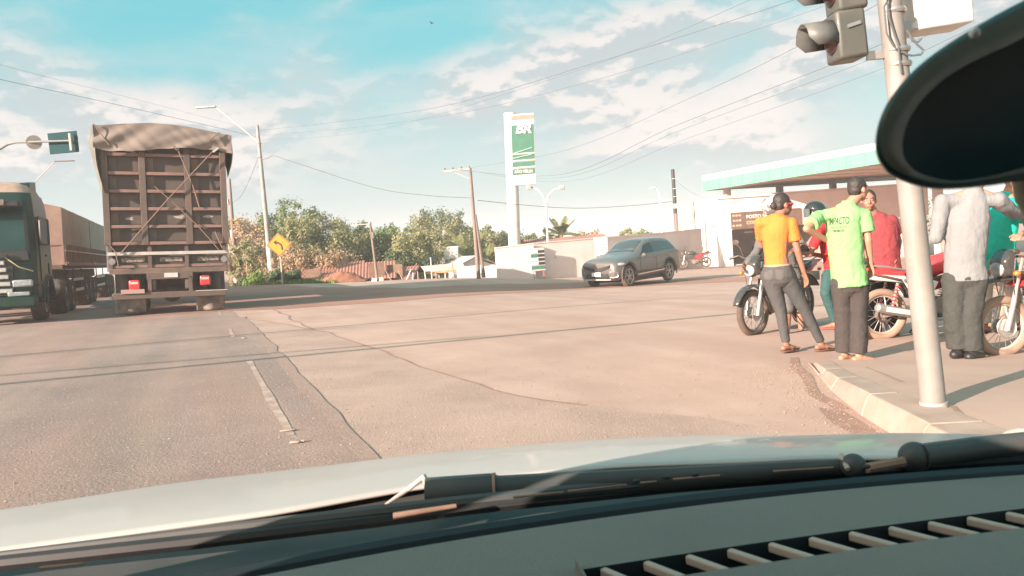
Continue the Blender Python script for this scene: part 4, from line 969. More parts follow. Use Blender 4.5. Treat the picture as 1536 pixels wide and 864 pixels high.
for s in (-1, 1):
    def patch(xs, name, mat, f0=.16, f1=.84):
        q = MB(); n = 10; x0_, x1_ = xs
        def fn(u, v):
            xa = x0_[0] + (x0_[1] - x0_[0]) * v; xb = x1_[0] + (x1_[1] - x1_[0]) * v
            return sidept(xa + (xb - xa) * u, f0 + (f1 - f0) * v, s, .006)
        q.grid(fn, n, 6); o = q.build(name, mat, car, ang=180); return o
    patch(((1.52, 2.02), (2.52, 2.48)), 'front_window', m_cgd if s > 0 else m_cg)
    patch(((2.58, 2.54), (3.28, 3.20)), 'rear_window', m_cg)
    patch(((3.34, 3.30), (3.86, 3.70)), 'quarter_window', m_cg, .16, .8)
    MB().box((2.165 - 2.1, s * .905, .46), (1.95, .03, .14)).build('sill_cladding', m_clad, car, bev=.02)
    MB().bar((2.165 - 1.25, s * .925, .40), (2.165 - 3.0, s * .925, .46), .015, .035).build('chrome_strip', m_chrome, car)
    for x in WX:
        q = MB(); n = 26
        for i in range(n + 1):
            a = math.pi * (-.08 + 1.16 * i / n); 
            for rr, yy in ((WR + .055, .885), (WR + .115, .905), (WR + .115, .86)): q.v.append((x + math.cos(a) * rr, s * yy, max(.2, WR + math.sin(a) * rr)))
        for i in range(n):
            for k in range(2): q.f.append((i * 3 + k, i * 3 + k + 1, i * 3 + k + 4, i * 3 + k + 3))
        q.build('arch_trim', m_clad, car)
        w = MB().ring((x, s * .78, WR), (0, 1, 0), WR - .075, .075, 32, 10, 1.4).build('wheel', m_rub, car)
        MB().ring((x, s * .86, WR), (0, 1, 0), WR - .125, .018, 32, 6).build('rim', m_steel, w)
        MB().cyl((x, s * .70, WR), (x, s * .82, WR), WR - .12, n=24).build('brake_drum', m_blk, w)
        for k in range(5):
            a = k * math.tau / 5 + .3
            for da in (-.22, .22):
                MB().bar((x, s * .865, WR), (x + math.cos(a + da) * (WR - .13), s * .855, WR + math.sin(a + da) * (WR - .13)), .03, .02, up=(0, 1, 0)).build('spoke', m_steel, w)
    MB().sph((2.165 - 1.60, s * 1.0, 1.03), (.07, .11, .075), 14, 9).build('mirror', m_cp if s < 0 else m_clad, car)
    q = MB(); q.add([(2.165 - .22, s * .60, .80), (2.165 - .30, s * .86, .78), (2.165 - .62, s * .90, .86), (2.165 - .55, s * .78, .93), (2.165 - .28, s * .62, .875)], [(0, 1, 2, 3, 4)]); 
    q = MB().sph((2.165 - .36, s * .755, .795), (.24, .15, .07), 16, 10, Matrix.Rotation(s * -.75, 3, 'Z')); q.build('headlight', m_head, car)
    q = MB()
    q.tube([(2.165 - .03, s * .56, .56), (2.165 - .08, s * .74, .57), (2.165 - .17, s * .83, .52), (2.165 - .15, s * .82, .40), (2.165 - .06, s * .70, .37), (2.165 - .02, s * .58, .38)], .028, 8); q.build('fog_surround', m_chrome, car)
    MB().box((2.165 - 2.45, s * .915, .90), (.16, .02, .025)).build('door_handle', m_clad, car); MB().box((2.165 - 3.25, s * .905, .93), (.16, .02, .025)).build('door_handle', m_clad, car)
    for xq in (1.50, 2.55, 3.42): MB().bar((2.165 - xq, s * .905, .38), (2.165 - xq, s * .892, .96), .006, .008).build('door_seam', m_blk, car)
    MB().sph((-2.165 + .16, s * .74, 1.0), (.10, .12, .09), 12, 8).build('tail_light', m_redl, car)
def wpt(u, v):
    xa = 1.40; xb = 2.18; xq = xa + (xb - xa) * v; r_ = cring_at(xq); e_ = Vector(r_[8]); c_ = Vector(r_[9]); y = (u * 2 - 1); 
    ex = abs(y); z = c_.z + (e_.z - c_.z) * ex ** 2 * 1.0; return (c_.x + .0 - .02 * ex, y * (e_.y * .98 + .06 * (1 - v)), z + .008)
MB().grid(wpt, 14, 8).build('windscreen', m_cg, car, ang=180)
MB().box((2.165 + .0, 0, .44), (.06, 1.0, .15)).build('lower_grille', m_blk, car, bev=.02)
MB().prism([(-.62, .80), (-.16, .70), (.16, .70), (.62, .80), (.55, .70), (.18, .60), (-.18, .60), (-.55, .70)], 2.165 - .16, 2.165 + .035, 'x').build('upper_grille', m_blk, car)
MB().bar((2.165 + .0, -.62, .315), (2.165 + .0, .62, .315), .05, .05, up=(0, 0, 1)).build('skid_plate', m_sil, car, bev=.02)
em = MB(); em.v = [(2.165 + .035, y, z) for y, z in ((0, .79), (.075, .69), (0, .59), (-.075, .69))] + [(2.165 + .035, y, z) for y, z in ((0, .745), (.038, .69), (0, .635), (-.038, .69))] + [(2.165 + .0, y, z) for y, z in ((0, .79), (.075, .69), (0, .59), (-.075, .69))]
em.f = [(0, 1, 5, 4), (1, 2, 6, 5), (2, 3, 7, 6), (3, 0, 4, 7), (0, 8, 9, 1), (1, 9, 10, 2), (2, 10, 11, 3), (3, 11, 8, 0)]; em.build('emblem', m_chrome, car)
for s in (-1, 1): MB().bar((2.165 + .0, s * .08, .70), (2.165 - .09, s * .58, .79), .02, .025).build('grille_trim', m_chrome, car)
pl = MB().box((2.165 + .045, 0, .50), (.02, .40, .13)).build('licence_plate', M('white plate', (.75, .75, .74), .5), car); 
for x in (2.165 - 2.3, 2.165 - 3.2): MB().box((x, 0, 1.575), (.02, .9, .008)).build('roof_seam', m_clad, car)
MB().box((.0, 0, .24), (3.0, 1.5, .12)).build('underbody', m_blk, car)
# ------------------------------------------------------------------ motorcycles (local: nose toward +x, z up)
m_eng = M('dusty engine alloy', (.26, .23, .20), .6, metal=.3, c2=(.16, .13, .11), ns=9, dust=.35)
m_seat = M('black seat', (.025, .024, .022), .6, c2=(.05, .045, .04), ns=4, dust=.12)
m_frm = M('black frame tube', (.03, .028, .026), .5, dust=.2)
m_spk = M('spoke steel', (.42, .40, .37), .4, metal=.5)
m_silv = M('silver fork', (.60, .58, .55), .3, metal=.6, c2=(.5, .47, .43), dust=.08)
def motorcycle(name, loc, rz, label, paint, side, fender, tyre, r=.30, steer=0, seatm=None, trail=False, lean=0, parked=False, cat='motorcycle', light=None, fr_r=None, reflector=True):
    root = empty(name, loc, 0, label, cat, 'motorcycles by the petrol station'); root.rotation_euler = (R(lean), 0, rz)
    fx, rx = .66, -.62; fr_r = fr_r or r
    def wheel(nm, x, R_, y=0, pr=root):
        w = MB().ring((x, y, R_), (0, 1, 0), R_ - .045, .046, 40, 10, .95).build(nm, tyre, pr)
        MB().ring((x, y, R_), (0, 1, 0), R_ - .085, .016, 36, 6, 1.5).build('rim', m_spk if tyre is m_rub else M('dusty rim', (.45, .36, .29), .7), w)
        q = MB(); q.cyl((x, y - .07, R_), (x, y + .07, R_), .045, n=14); q.cyl((x, y - .03, R_), (x, y + .03, R_), .075, n=16); q.build('hub', m_eng, w)
        q = MB()
        for k in range(18):
            a = k * math.tau / 18; b_ = a + (.5 if k % 2 else -.5); s = .045 if k % 2 else -.045
            q.cyl((x + math.cos(b_) * .06, y + s, R_ + math.sin(b_) * .06), (x + math.cos(a) * (R_ - .09), y, R_ + math.sin(a) * (R_ - .09)), .0034, n=4)
        q.build('spokes', m_spk, w)['kind'] = 'stuff'
        return w
    st = empty('front_end', (fx - .14, 0, 0)); st.parent = root; st.rotation_euler = (0, 0, R(steer)); ox = .14
    w = wheel('front_wheel', ox, fr_r, 0, st)
    q = MB().ring((ox, .06, fr_r), (0, 1, 0), .10, .007, 24, 4); q.cyl((ox, .057, fr_r), (ox, .063, fr_r), .09, n=20); q.build('brake_disc', m_spk, w)
    for s in (-1, 1):
        MB().tube([(ox + .02, s * .085, fr_r - .03), (ox - .06, s * .085, .55), (ox - .10, s * .085, .72)], [.026, .024, .018], 10).build('fork_leg', m_silv, st)
        MB().tube([(ox - .10, s * .085, .70), (ox - .17, s * .085, .97)], .016, 8).build('fork_tube', m_spk, st)
    MB().box((ox - .14, 0, .82), (.06, .22, .04)).build('fork_clamp', m_frm, st)
    q = MB(); n = 16; zoff = .70 if trail else fr_r; R1 = fr_r + .05
    def fn(u, v):
        a = R(20) + (R(150) - R(20)) * u; w_ = .075 * (1 - .35 * abs(2 * u - 1)); y = (v * 2 - 1) * w_; k = .02 * (1 - (2 * v - 1) ** 2)
        if trail: return (ox - .06 + .42 * (1 - 2 * u) * (1 if u < .5 else .8), y, fr_r * 2 + .10 + k + .06 * (1 - (2 * u - 1) ** 2) - .05 * max(0, (.3 - u)))
        return (ox + math.cos(a) * (R1 + k), y, fr_r + math.sin(a) * (R1 + k))
    o = MB().grid(fn, 18, 6).build('front_fender', fender, st, ang=180); so = o.modifiers.new('s', 'SOLIDIFY'); so.thickness = .012
    MB().tube([(ox - .12, -.40, 1.02), (ox - .17, -.30, 1.05), (ox - .16, -.12, .98), (ox - .16, .12, .98), (ox - .17, .30, 1.05), (ox - .12, .40, 1.02)][:], .012, 8).build('handlebar', m_frm, st)
    for s in (-1, 1):
        MB().cyl((ox - .165, s * .29, 1.048), (ox - .11, s * .41, 1.018), .019, n=10).build('grip', m_seat, st)
        MB().tube([(ox - .13, s * .28, 1.05), (ox - .04, s * .36, 1.03), (ox - .03, s * .42, 1.01)], .006, 5).build('lever', m_spk, st)
        MB().tube([(ox - .15, s * .22, 1.05), (ox - .16, s * .27, 1.16), (ox - .16, s * .32, 1.20)], .006, 5).build('mirror_stalk', m_frm, st)
        MB().sph((ox - .165, s * .34, 1.23), (.012, .055, .04), 14, 8).build('mirror', m_seat, st)
        MB().sph((ox - .03, s * .17, .83), (.035, .03, .028), 10, 7).build('indicator', m_amber, st)
    MB().sph((ox - .02, 0, .87), (.075, .105, .095), 18, 12).build('headlight_shell', paint, st)
    MB().sph((ox + .035, 0, .865), (.03, .085, .075), 18, 10).build('headlight', light or m_head, st)
    q = MB(); q.prism([(ox - .0, .80), (ox + .05, .95), (ox - .06, 1.06), (ox - .1, 1.0), (ox - .07, .80)], -.11, .11, 'y'); q.build('headlight_fairing', paint, st, bev=.03)
    MB().box((ox - .11, 0, 1.03), (.07, .18, .05)).build('instrument', m_seat, st, bev=.015)
    for s in (-1, 1): MB().tube([(ox - .12, s * .05, .96), (ox - .03, s * .12, .84), (ox - .06, s * .10, .60), (ox, s * .07, fr_r)], .005, 5).build('cable', m_frm, st)
    # rear wheel, frame, engine
    w = wheel('rear_wheel', rx, r, 0)
    MB().ring((rx, -.055, r), (0, 1, 0), .085, .012, 22, 5).build('sprocket', m_frm, w)
    for s in (-1, 1):
        MB().bar((rx - .04, s * .10, r), (-.08, s * .10, .36), .025, .045).build('swing_arm', m_silv if trail else m_frm, root)
        MB().cyl((rx + .04, s * .13, r + .03), (rx + .14, s * .12, .68), .018, n=8).build('rear_shock', m_spk, root)
        q = MB()
        for k in range(7): q.ring((rx + .055 + .013 * k, s * .13, r + .09 + .04 * k), (.33, 0, .95), .027, .007, 12, 5)
        q.build('shock_spring', paint if trail else m_spk, root)
        MB().tube([(fx - .32, 0, .86), (.12, s * .08, .72), (-.25, s * .09, .66), (rx + .02, s * .09, .76), (rx - .25, s * .05, .82)], .016, 8).build('frame_tube', m_frm, root)
        MB().tube([(fx - .30, 0, .80), (.30, s * .07, .45), (.18, s * .10, .24), (-.15, s * .10, .24), (-.25, s * .09, .66)], .015, 8).build('frame_tube', m_frm, root)
        q = MB(); q.prism([(-.30, .50), (-.10, .46), (.02, .66), (-.22, .74), (-.42, .72)], s * .10, s * .135, 'y'); q.build('side_panel', side, root, bev=.012)
        MB().tube([(0, s * .12, .28), (.0, s * .24, .28)], .014, 8).build('foot_peg', m_seat, root)
        MB().tube([(-.40, s * .11, .36), (-.40, s * .21, .36)], .012, 8).build('rear_foot_peg', m_seat, root)
        MB().bar((fx - .30, s * .09, .66), (.05, s * .15, .60), .02, .16).build('tank_shroud', paint, root, bev=.015)
    q = MB(); q.cyl((.06, -.13, .36), (.06, .13, .36), .12, n=20); q.cyl((-.10, -.11, .38), (-.10, .11, .38), .10, n=18); q.build('engine', m_eng, root, bev=.01)
    q = MB()
    for k in range(6): q.box((.20 + .012 * k, 0, .46 + .026 * k), (.15, .17, .010))
    q.cyl((.16, 0, .42), (.27, 0, .62), .055, n=14); q.build('cylinder_head', m_eng, root)
    MB().tube([(.29, -.05, .55), (.36, -.08, .42), (.28, -.12, .24), (0, -.15, .22), (-.25, -.17, .28)], .022, 10).build('exhaust_pipe', m_spk, root)
    q = MB().tube([(-.22, -.175, .27), (-.32, -.18, .30), (-.78, -.19, .42 if trail else .36), (-.80, -.19, .425 if trail else .365)], [.028, .05, .055, .03], 14); mf = q.build('muffler', m_spk, root)
    MB().box((-.52, -.243, .36 if trail else .33), (.36, .012, .055), Matrix.Rotation(.22 if trail else .14, 3, 'Y')).build('heat_shield', m_plate, mf)
    q = MB(); q.tube([(fx - .30, 0, .84), (.22, 0, .88), (.02, 0, .84), (-.10, 0, .78)], [.05, .13, .12, .05], 16, sx=1.0); q.build('fuel_tank', paint, root)
    MB().cyl((.20, 0, 1.0), (.20, 0, 1.025), .035, n=14).build('tank_cap', m_spk, root)
    def sfn(u, v):
        x = .02 - .82 * u; z = .80 - .045 * math.sin(u * math.pi) * (1) + .06 * u; a = (v - .5) * math.pi; w_ = .13 * (1 - .25 * abs(2 * u - .9)); return (x, math.sin(a) * w_, z + .035 * math.cos(a))
    q = MB().grid(sfn, 16, 10); o = q.build('seat', seatm or m_seat, root, ang=180); so = o.modifiers.new('s', 'SOLIDIFY'); so.thickness = .06; so.offset = -1
    q = MB(); q.prism([(-.30, .66), (-.80, .74), (-1.0, .84), (-.98, .875), (-.75, .80), (-.35, .76)], -.085, .085, 'y'); q.build('tail_panel', side, root, bev=.02)
    MB().sph((-.99, 0, .83), (.03, .07, .04), 14, 8).build('tail_light', m_redl, root)
    def rf(u, v):
        a = R(30) + R(125) * u; return (rx + math.cos(a) * -(r + .07 + .08 * (1 - u)), (v * 2 - 1) * .075, r + math.sin(a) * (r + .10))
    o = MB().grid(rf, 14, 4).build('rear_fender', m_seat, root, ang=180); so = o.modifiers.new('s', 'SOLIDIFY'); so.thickness = .01
    MB().box((-.98, 0, .66), (.012, .20, .13)).build('licence_plate', m_plate, root)
    for s in (-1, 1): MB().sph((-.88, s * .15, .76), (.035, .03, .025), 10, 7).build('indicator', m_amber, root)
    MB().tube([(-.25, .085, .80), (-.6, .13, .88), (-.95, .09, .93), (-.99, 0, .94), (-.95, -.09, .93), (-.6, -.13, .88), (-.25, -.085, .80)], .010, 6).build('grab_rail', m_spk, root)
    MB().tube([(-.02, .12, .26), (-.12, .26, .02), (-.06, .28, .0)], .009, 6).build('side_stand', m_frm, root)
    return root
m_mred = M('red motorcycle paint', (.62, .03, .035), .3, c2=(.5, .025, .03), coat=.6, dust=.06)
m_mwh = M('white motorcycle paint', (.72, .70, .66), .35, c2=(.6, .56, .5), coat=.5, dust=.10)
m_mbk = M('black motorcycle paint', (.022, .026, .025), .25, c2=(.035, .04, .038), coat=.8, dust=.08)
m_rseat = M('red seat', (.66, .05, .05), .55, c2=(.5, .04, .04))
def gp(px, py): return gnd(px, py)
# left motorcycle: nose toward the left and the viewer
hd = math.atan2(-.66, -.75); hv = Vector((math.cos(hd), math.sin(hd), 0))
fa = at(1131, 471, 9.55); c = Vector((fa.x, fa.y, 0)) - hv * .66
motorcycle('motorcycle', onz(c.x, c.y), hd, 'black motorcycle with spoked front wheel behind the woman in orange', m_mbk, m_mred, m_mbk, m_rub, r=.31, steer=-6, light=m_head)
# middle motorcycle: nose toward the right
fa = at(1323, 478, 8.75); hd = R(4); hv = Vector((math.cos(hd), math.sin(hd), 0)); c = Vector((fa.x, fa.y, 0)) + hv * .62
motorcycle('motorcycle', onz(c.x, c.y), hd, 'white motorcycle with long red seat and pale muffler behind the green shirted man', m_mred, m_mwh, m_mwh, m_rubd, r=.31, trail=True, seatm=m_rseat)
# right motorcycle: nose toward the left
fa = at(1502, 494, 7.15); hd = R(180 + 3); hv = Vector((math.cos(hd), math.sin(hd), 0)); c = Vector((fa.x, fa.y, 0)) - hv * .66
motorcycle('motorcycle', onz(c.x, c.y, .01), hd, 'black motorcycle with big dusty front wheel and beak fender at the right edge', m_mbk, m_mbk, m_mbk, m_rubd, r=.30, fr_r=.305, trail=True, steer=4)
rm = bpy.data.objects['motorcycle.002']
q = MB(); q.prism([(.52, .70), (.44, .80), (.40, .72), (.34, .70), (.42, .66)], -.175, .175, 'y'); q.build('red_badge', m_redl, rm)
for k in range(3): MB().bar((.36, -.176, .90 - k * .05), (-.1, -.18, .80 - k * .05), .006, .010).build('silver_stripe', m_spk, rm)
# far parked motorcycle by the white building
p = gnd(1043, 403); motorcycle('motorcycle', at(1043, 402, 41.5) + Vector((0, 0, 0)), R(175), 'small dark motorcycle parked far off against the white building', m_mbk, m_mred, m_mbk, m_rub, r=.30)

# ------------------------------------------------------------------ people
SK = {'tan': M('tan skin', (.43, .215, .14), .55, c2=(.36, .175, .11), ns=9, amt=.4), 'brown': M('brown skin', (.30, .145, .095), .55, c2=(.24, .11, .07), ns=9, amt=.4), 'light': M('light skin', (.60, .36, .26), .55, c2=(.52, .29, .2), ns=9, amt=.4)}
m_hair = M('black hair', (.018, .014, .012), .6, c2=(.04, .03, .025), ns=60, bump=.5, bs=90)
m_eye = M('eye', (.6, .58, .55), .3); m_pup = M('pupil', (.02, .015, .01), .3); m_lip = M('lips', (.36, .13, .10), .5); m_teeth = M('teeth', (.75, .73, .68), .4)
def cloth(name, c, **k): return M(name, c, .88, c2=tuple(x * .8 for x in c), ns=5, amt=.4, bump=.35, bs=70, fold=.010, **k)
class Person:
    """joints are offsets from the feet; x to the right of the picture, y away, z up"""
    def __init__(s, label, root, skin='tan', fac=0, sc=1.0):
        s.o = empty('person', root, 0, label, 'person', None); s.root = Vector(root); s.skin = SK[skin]; s.fac = R(fac); s.sc = sc
        s.F = Vector((-math.sin(s.fac), math.cos(s.fac), 0)); s.Rt = Vector((math.cos(s.fac), math.sin(s.fac), 0)); s.j = {}
        D = dict(pelvis=(0, 0, .93), waist=(0, .01, 1.07), chest=(0, .01, 1.28), neck=(0, -.01, 1.45), head=(0, .02, 1.60),
                 shL=(-.18, 0, 1.40), shR=(.18, 0, 1.40), elL=(-.24, -.02, 1.11), elR=(.24, -.02, 1.11), wrL=(-.25, .06, .86), wrR=(.25, .06, .86),
                 hiL=(-.095, 0, .88), hiR=(.095, 0, .88), knL=(-.11, .02, .49), knR=(.11, .02, .49), anL=(-.11, -.02, .09), anR=(.11, -.02, .09))
        for k, (x, y, z) in D.items(): s.j[k] = (s.Rt * x + s.F * y + Vector((0, 0, z))) * sc
    def px(s, dy=0, **kw):
        """set joints from where they show in the photo, dy metres behind the feet's distance"""
        for k, v in kw.items():
            d = v[2] if len(v) > 2 else dy; s.j[k] = at(v[0], v[1], s.root.y + d) - s.root
    def body(s, look=0, fat=1.0, sleeves='short', face=True, hands=True, feet='sandal', hf=None):
        j = s.j; k = s.sc; q = MB(); hfac = s.fac + R(look) if hf is None else R(hf)
        F = Vector((-math.sin(hfac), math.cos(hfac), 0)); Rt = Vector((math.cos(hfac), math.sin(hfac), 0)); U = Vector((0, 0, 1)); h = j['head']; s.HF, s.HR = F, Rt
        rot = Matrix((Rt, F, U)).transposed(); H = lambda x, y, z: h + (Rt * x + F * y + U * z) * k
        q.sph(H(0, -.008, .025), (.074 * k, .093 * k, .098 * k), 20, 14, rot)          # skull
        q.sph(H(0, .025, -.03), (.062 * k, .070 * k, .085 * k), 18, 12, rot)           # face
        q.sph(H(0, .052, -.092), (.030 * k, .030 * k, .024 * k), 12, 8, rot)           # chin
        q.ecap(H(0, .088, .012), H(0, .104, -.028), (.010 * k, .010 * k), (.016 * k, .014 * k), Rt)   # nose
        q.ecap(H(-.032, .078, .028), H(.032, .078, .028), .012 * k, .012 * k)            # brow
        for sg in (-1, 1):
            q.sph(H(sg * .078, -.008, -.012), (.010 * k, .020 * k, .032 * k), 10, 8, rot)
            q.sph(H(sg * .040, .068, -.03), (.022 * k, .018 * k, .022 * k), 10, 8, rot)  # cheeks
        q.ecap(H(-.018, .083, -.066), H(.018, .083, -.066), .012 * k, .012 * k)
        nk = j['neck']; q.ecap(nk - U * .03, H(0, -.01, -.06), .056 * k * min(fat, 1.15), .054 * k)
        R3 = s.Rt
        q.ecap(j['pelvis'], j['waist'], (.14 * k * fat, .095 * k * fat), (.125 * k * fat, .085 * k * fat), R3); q.ecap(j['waist'], j['chest'], (.125 * k * fat, .085 * k * fat), (.15 * k * fat, .095 * k * fat), R3)
        q.ecap(j['chest'], nk - U * .05, (.15 * k, .09 * k), (.07 * k, .06 * k), R3)
        for a in 'LR':
            q.ecap(j['sh' + a], j['el' + a], .046 * k, .036 * k); q.ecap(j['el' + a], j['wr' + a], (.038 * k), (.025 * k)); q.ecap(nk - U * .05, j['sh' + a], .05 * k, .048 * k)
            q.ecap(j['hi' + a], j['kn' + a], .078 * k, .052 * k); q.ecap(j['kn' + a], j['kn' + a].lerp(j['an' + a], .35), .05 * k, .054 * k); q.ecap(j['kn' + a].lerp(j['an' + a], .3), j['an' + a], .053 * k, .034 * k)
            s.foot(q, a)
            if hands: s.hand(q, a)
        o = q.build('body', s.skin, s.o); remesh(o, .0075 * k, 2)
        if face:
            for sg in (-1, 1):
                e = MB().sph(H(sg * .030, .078, .006), (.0125 * k, .009 * k, .007 * k), 10, 8, rot).build('eye', m_eye, s.o)
                MB().sph(H(sg * .030, .086, .006), (.0055 * k, .003 * k, .0055 * k), 8, 6, rot).build('pupil', m_pup, e)
                MB().ecap(H(sg * .016, .090, .026), H(sg * .046, .080, .028), .0045 * k, .0035 * k).build('eyebrow', m_hair, s.o)
            MB().ecap(H(-.022, .089, -.062), H(.022, .089, -.062), .006 * k, .006 * k).build('mouth', m_lip, s.o)
        s.H = H; s.hrot = rot; return s
    def foot(s, q, a, up=0):
        an = s.j['an' + a]; k = s.sc; fa = s.foota.get(a, s.fac) if hasattr(s, 'foota') else s.fac; F = Vector((-math.sin(fa), math.cos(fa), 0)); Rt = Vector((math.cos(fa), math.sin(fa), 0))
        b_ = an - Vector((0, 0, .055 * k)); s.ff = getattr(s, 'ff', {}); s.ff[a] = (b_, F, Rt)
        q.ecap(b_ - F * .045 * k, b_ + F * .05 * k + Vector((0, 0, .005)), (.030 * k, .030 * k), (.036 * k, .032 * k), Rt); q.ecap(an, b_ + F * .02 * k, .034 * k, .032 * k)
        q.ecap(b_ + F * .05 * k, b_ + F * .14 * k - Vector((0, 0, .012 * k)), (.040 * k, .030 * k), (.042 * k, .016 * k), Rt)
        for i in range(5): t = (i - 2) * .018; q.ecap(b_ + F * .13 * k + Rt * t * k - Vector((0, 0, .014 * k)), b_ + F * (.185 - .008 * abs(t) * 60 / 2) * k + Rt * t * 1.1 * k - Vector((0, 0, .018 * k)), .010 * k, .008 * k, n=8)
    def hand(s, q, a):
        j = s.j; k = s.sc; w = j['wr' + a]; d = getattr(s, 'hd', {}).get(a); d = Vector(d).normalized() if d is not None else (w - j['el' + a]).normalized()
        sd = getattr(s, 'hs', {}).get(a); sd = Vector(sd) if sd is not None else s.F; sd = (sd - d * sd.dot(d)).normalized(); nrm = d.cross(sd) * (1 if a == 'R' else -1)
        curl = getattr(s, 'curl', {}).get(a, .35)
        q.ecap(w, w + d * .085 * k, (.026 * k, .017 * k), (.041 * k, .014 * k), sd)
        for i in range(4):
            t = (i - 1.5) * .0215; L_ = (.078, .086, .080, .062)[i] * k; p0 = w + d * .085 * k + sd * (-t) * k; c_ = curl; pp = p0; dd = d; r = .0092 * k
            for m_ in range(3):
                dd = (dd + nrm * (-math.tan(c_ * .8)) * .8).normalized(); nx_ = pp + dd * L_ * (.44, .32, .24)[m_]; q.ecap(pp, nx_, r, r * .92, n=8); pp = nx_; r *= .93
        t0 = w + d * .02 * k + sd * .022 * k; t1 = t0 + (d * .6 + sd * .75 - nrm * .2).normalized() * .042 * k; t2 = t1 + (d * .95 + sd * .25 - nrm * .3).normalized() * .04 * k; q.ecap(t0, t1, .013 * k, .011 * k, n=8); q.ecap(t1, t2, .011 * k, .009 * k, n=8)
    def shirt(s, mat, sl='short', fat=1.0, length=0.0, name='shirt', loose=1.0, wr=.012, puff=1.0):
        wr = wr * 1.35
        j = s.j; k = s.sc; q = MB(); R3 = s.Rt; U = Vector((0, 0, 1)); f = fat; lo = loose
        hem = j['pelvis'] + (j['pelvis'] - j['waist']).normalized() * length * k; wa, ch, nk = j['waist'], j['chest'], j['neck']
        q.ecap(hem, wa, (.158 * k * f * lo, .118 * k * f * lo), (.146 * k * f * lo, .112 * k * f * lo), R3, ca=False); q.ecap(wa, ch, (.146 * k * f * lo, .112 * k * f * lo), (.168 * k * f, .115 * k * f), R3)
        q.ecap(ch, ch.lerp(nk, .62), (.168 * k * f, .115 * k * f), (.135 * k, .088 * k), R3); q.ecap(ch.lerp(nk, .6), nk + U * .005, (.125 * k, .085 * k), (.060 * k, .062 * k), R3, cb=False)
        for a in 'LR':
            sh, el_, w_ = j['sh' + a], j['el' + a], j['wr' + a]; q.ecap(ch.lerp(nk, .55), sh, .078 * k, .066 * k)
            if sl == 'short': q.ecap(sh, sh.lerp(el_, .68), .068 * k, .066 * k * puff, cb=False)
            elif sl == 'none': pass
            else: q.ecap(sh, el_, .068 * k * puff, .054 * k * puff); q.ecap(el_, el_.lerp(w_, .93), .056 * k * puff, .042 * k * puff, cb=False)
        o = q.build(name, mat, s.o); remesh(o, .010 * k, 3, wr, .085); s.sh = o; return o
    def trousers(s, mat, to=.96, wk=.066, wa=.055, hip=1.0, wr=.010, name='trousers', top=.06):
        j = s.j; k = s.sc; q = MB(); R3 = s.Rt; p = j['pelvis']; u = (j['waist'] - p).normalized()
        q.ecap(p - u * .05 * k, p + u * top * k, (.155 * k * hip, .118 * k * hip), (.140 * k * hip, .105 * k * hip), R3, cb=False)
        for a in 'LR':
            h_, kn, an = j['hi' + a], j['kn' + a], j['an' + a]
            q.ecap(h_, kn, .094 * k * hip, wk * k); q.ecap(p, h_, .105 * k, .098 * k * hip)
            if to <= .5: pass
            else: q.ecap(kn, kn.lerp(an, .4), wk * k, (wk * .35 + wa * .65 + .004) * k); q.ecap(kn.lerp(an, .35), kn.lerp(an, to), (wk * .35 + wa * .65 + .003) * k, wa * k, cb=False)
        o = q.build(name, mat, s.o); remesh(o, .010 * k, 3, wr, .07); return o
    def hair(s, top=1.0, mat=None):
        q = MB(); k = s.sc; H = s.H; q.sph(H(0, -.018, .045), (.080 * k, .093 * k, .088 * k * top), 20, 14, s.hrot); q.sph(H(0, -.045, .0), (.070 * k, .062 * k, .075 * k), 18, 12, s.hrot)
        for sg in (-1, 1): q.sph(H(sg * .062, -.005, .035), (.020 * k, .05 * k, .045 * k), 12, 8, s.hrot)
        o = q.build('hair', mat or m_hair, s.o); remesh(o, .006 * k, 2, .008, .02); return o
    def sandals(s, mat, name='sandal'):
        k = s.sc
        for a in 'LR':
            b_, F, Rt = s.ff[a]; z = -.040 * k; q = MB(); n = 14
            pts = [(b_ + F * (.06 + .145 * math.cos(t)) * k + Rt * (.046 * math.sin(t)) * k) for t in [i * math.tau / n for i in range(n)]]
            q.add([p + Vector((0, 0, z)) for p in pts] + [p + Vector((0, 0, z + .014)) for p in pts], [tuple(reversed(range(n))), tuple(range(n, 2 * n))] + [(i, (i + 1) % n, (i + 1) % n + n, i + n) for i in range(n)])
            o = q.build(name, mat, s.o)
            MB().tube([b_ + F * .05 * k - Rt * .044 * k + Vector((0, 0, -.03)), b_ + F * .09 * k + Rt * -.02 * k + Vector((0, 0, .012)), b_ + F * .145 * k + Rt * .01 * k - Vector((0, 0, .01)), b_ + F * .09 * k + Rt * .03 * k + Vector((0, 0, .008)), b_ + F * .04 * k + Rt * .044 * k + Vector((0, 0, -.03))], .006, 6).build('strap', mat, o)
    def shoes(s, mat):
        k = s.sc
        for a in 'LR':
            b_, F, Rt = s.ff[a]; q = MB(); q.ecap(b_ - F * .05 * k, b_ + F * .06 * k, (.042 * k, .042 * k), (.045 * k, .040 * k), Rt); q.ecap(b_ + F * .05 * k - Vector((0, 0, .006)), b_ + F * .17 * k - Vector((0, 0, .015 * k)), (.048 * k, .036 * k), (.044 * k, .024 * k), Rt); q.ecap(b_ - F * .02 * k, s.j['an' + a] + Vector((0, 0, .02)), .045 * k, .046 * k, cb=False)
            o = q.build('shoe', mat, s.o); remesh(o, .008, 2)
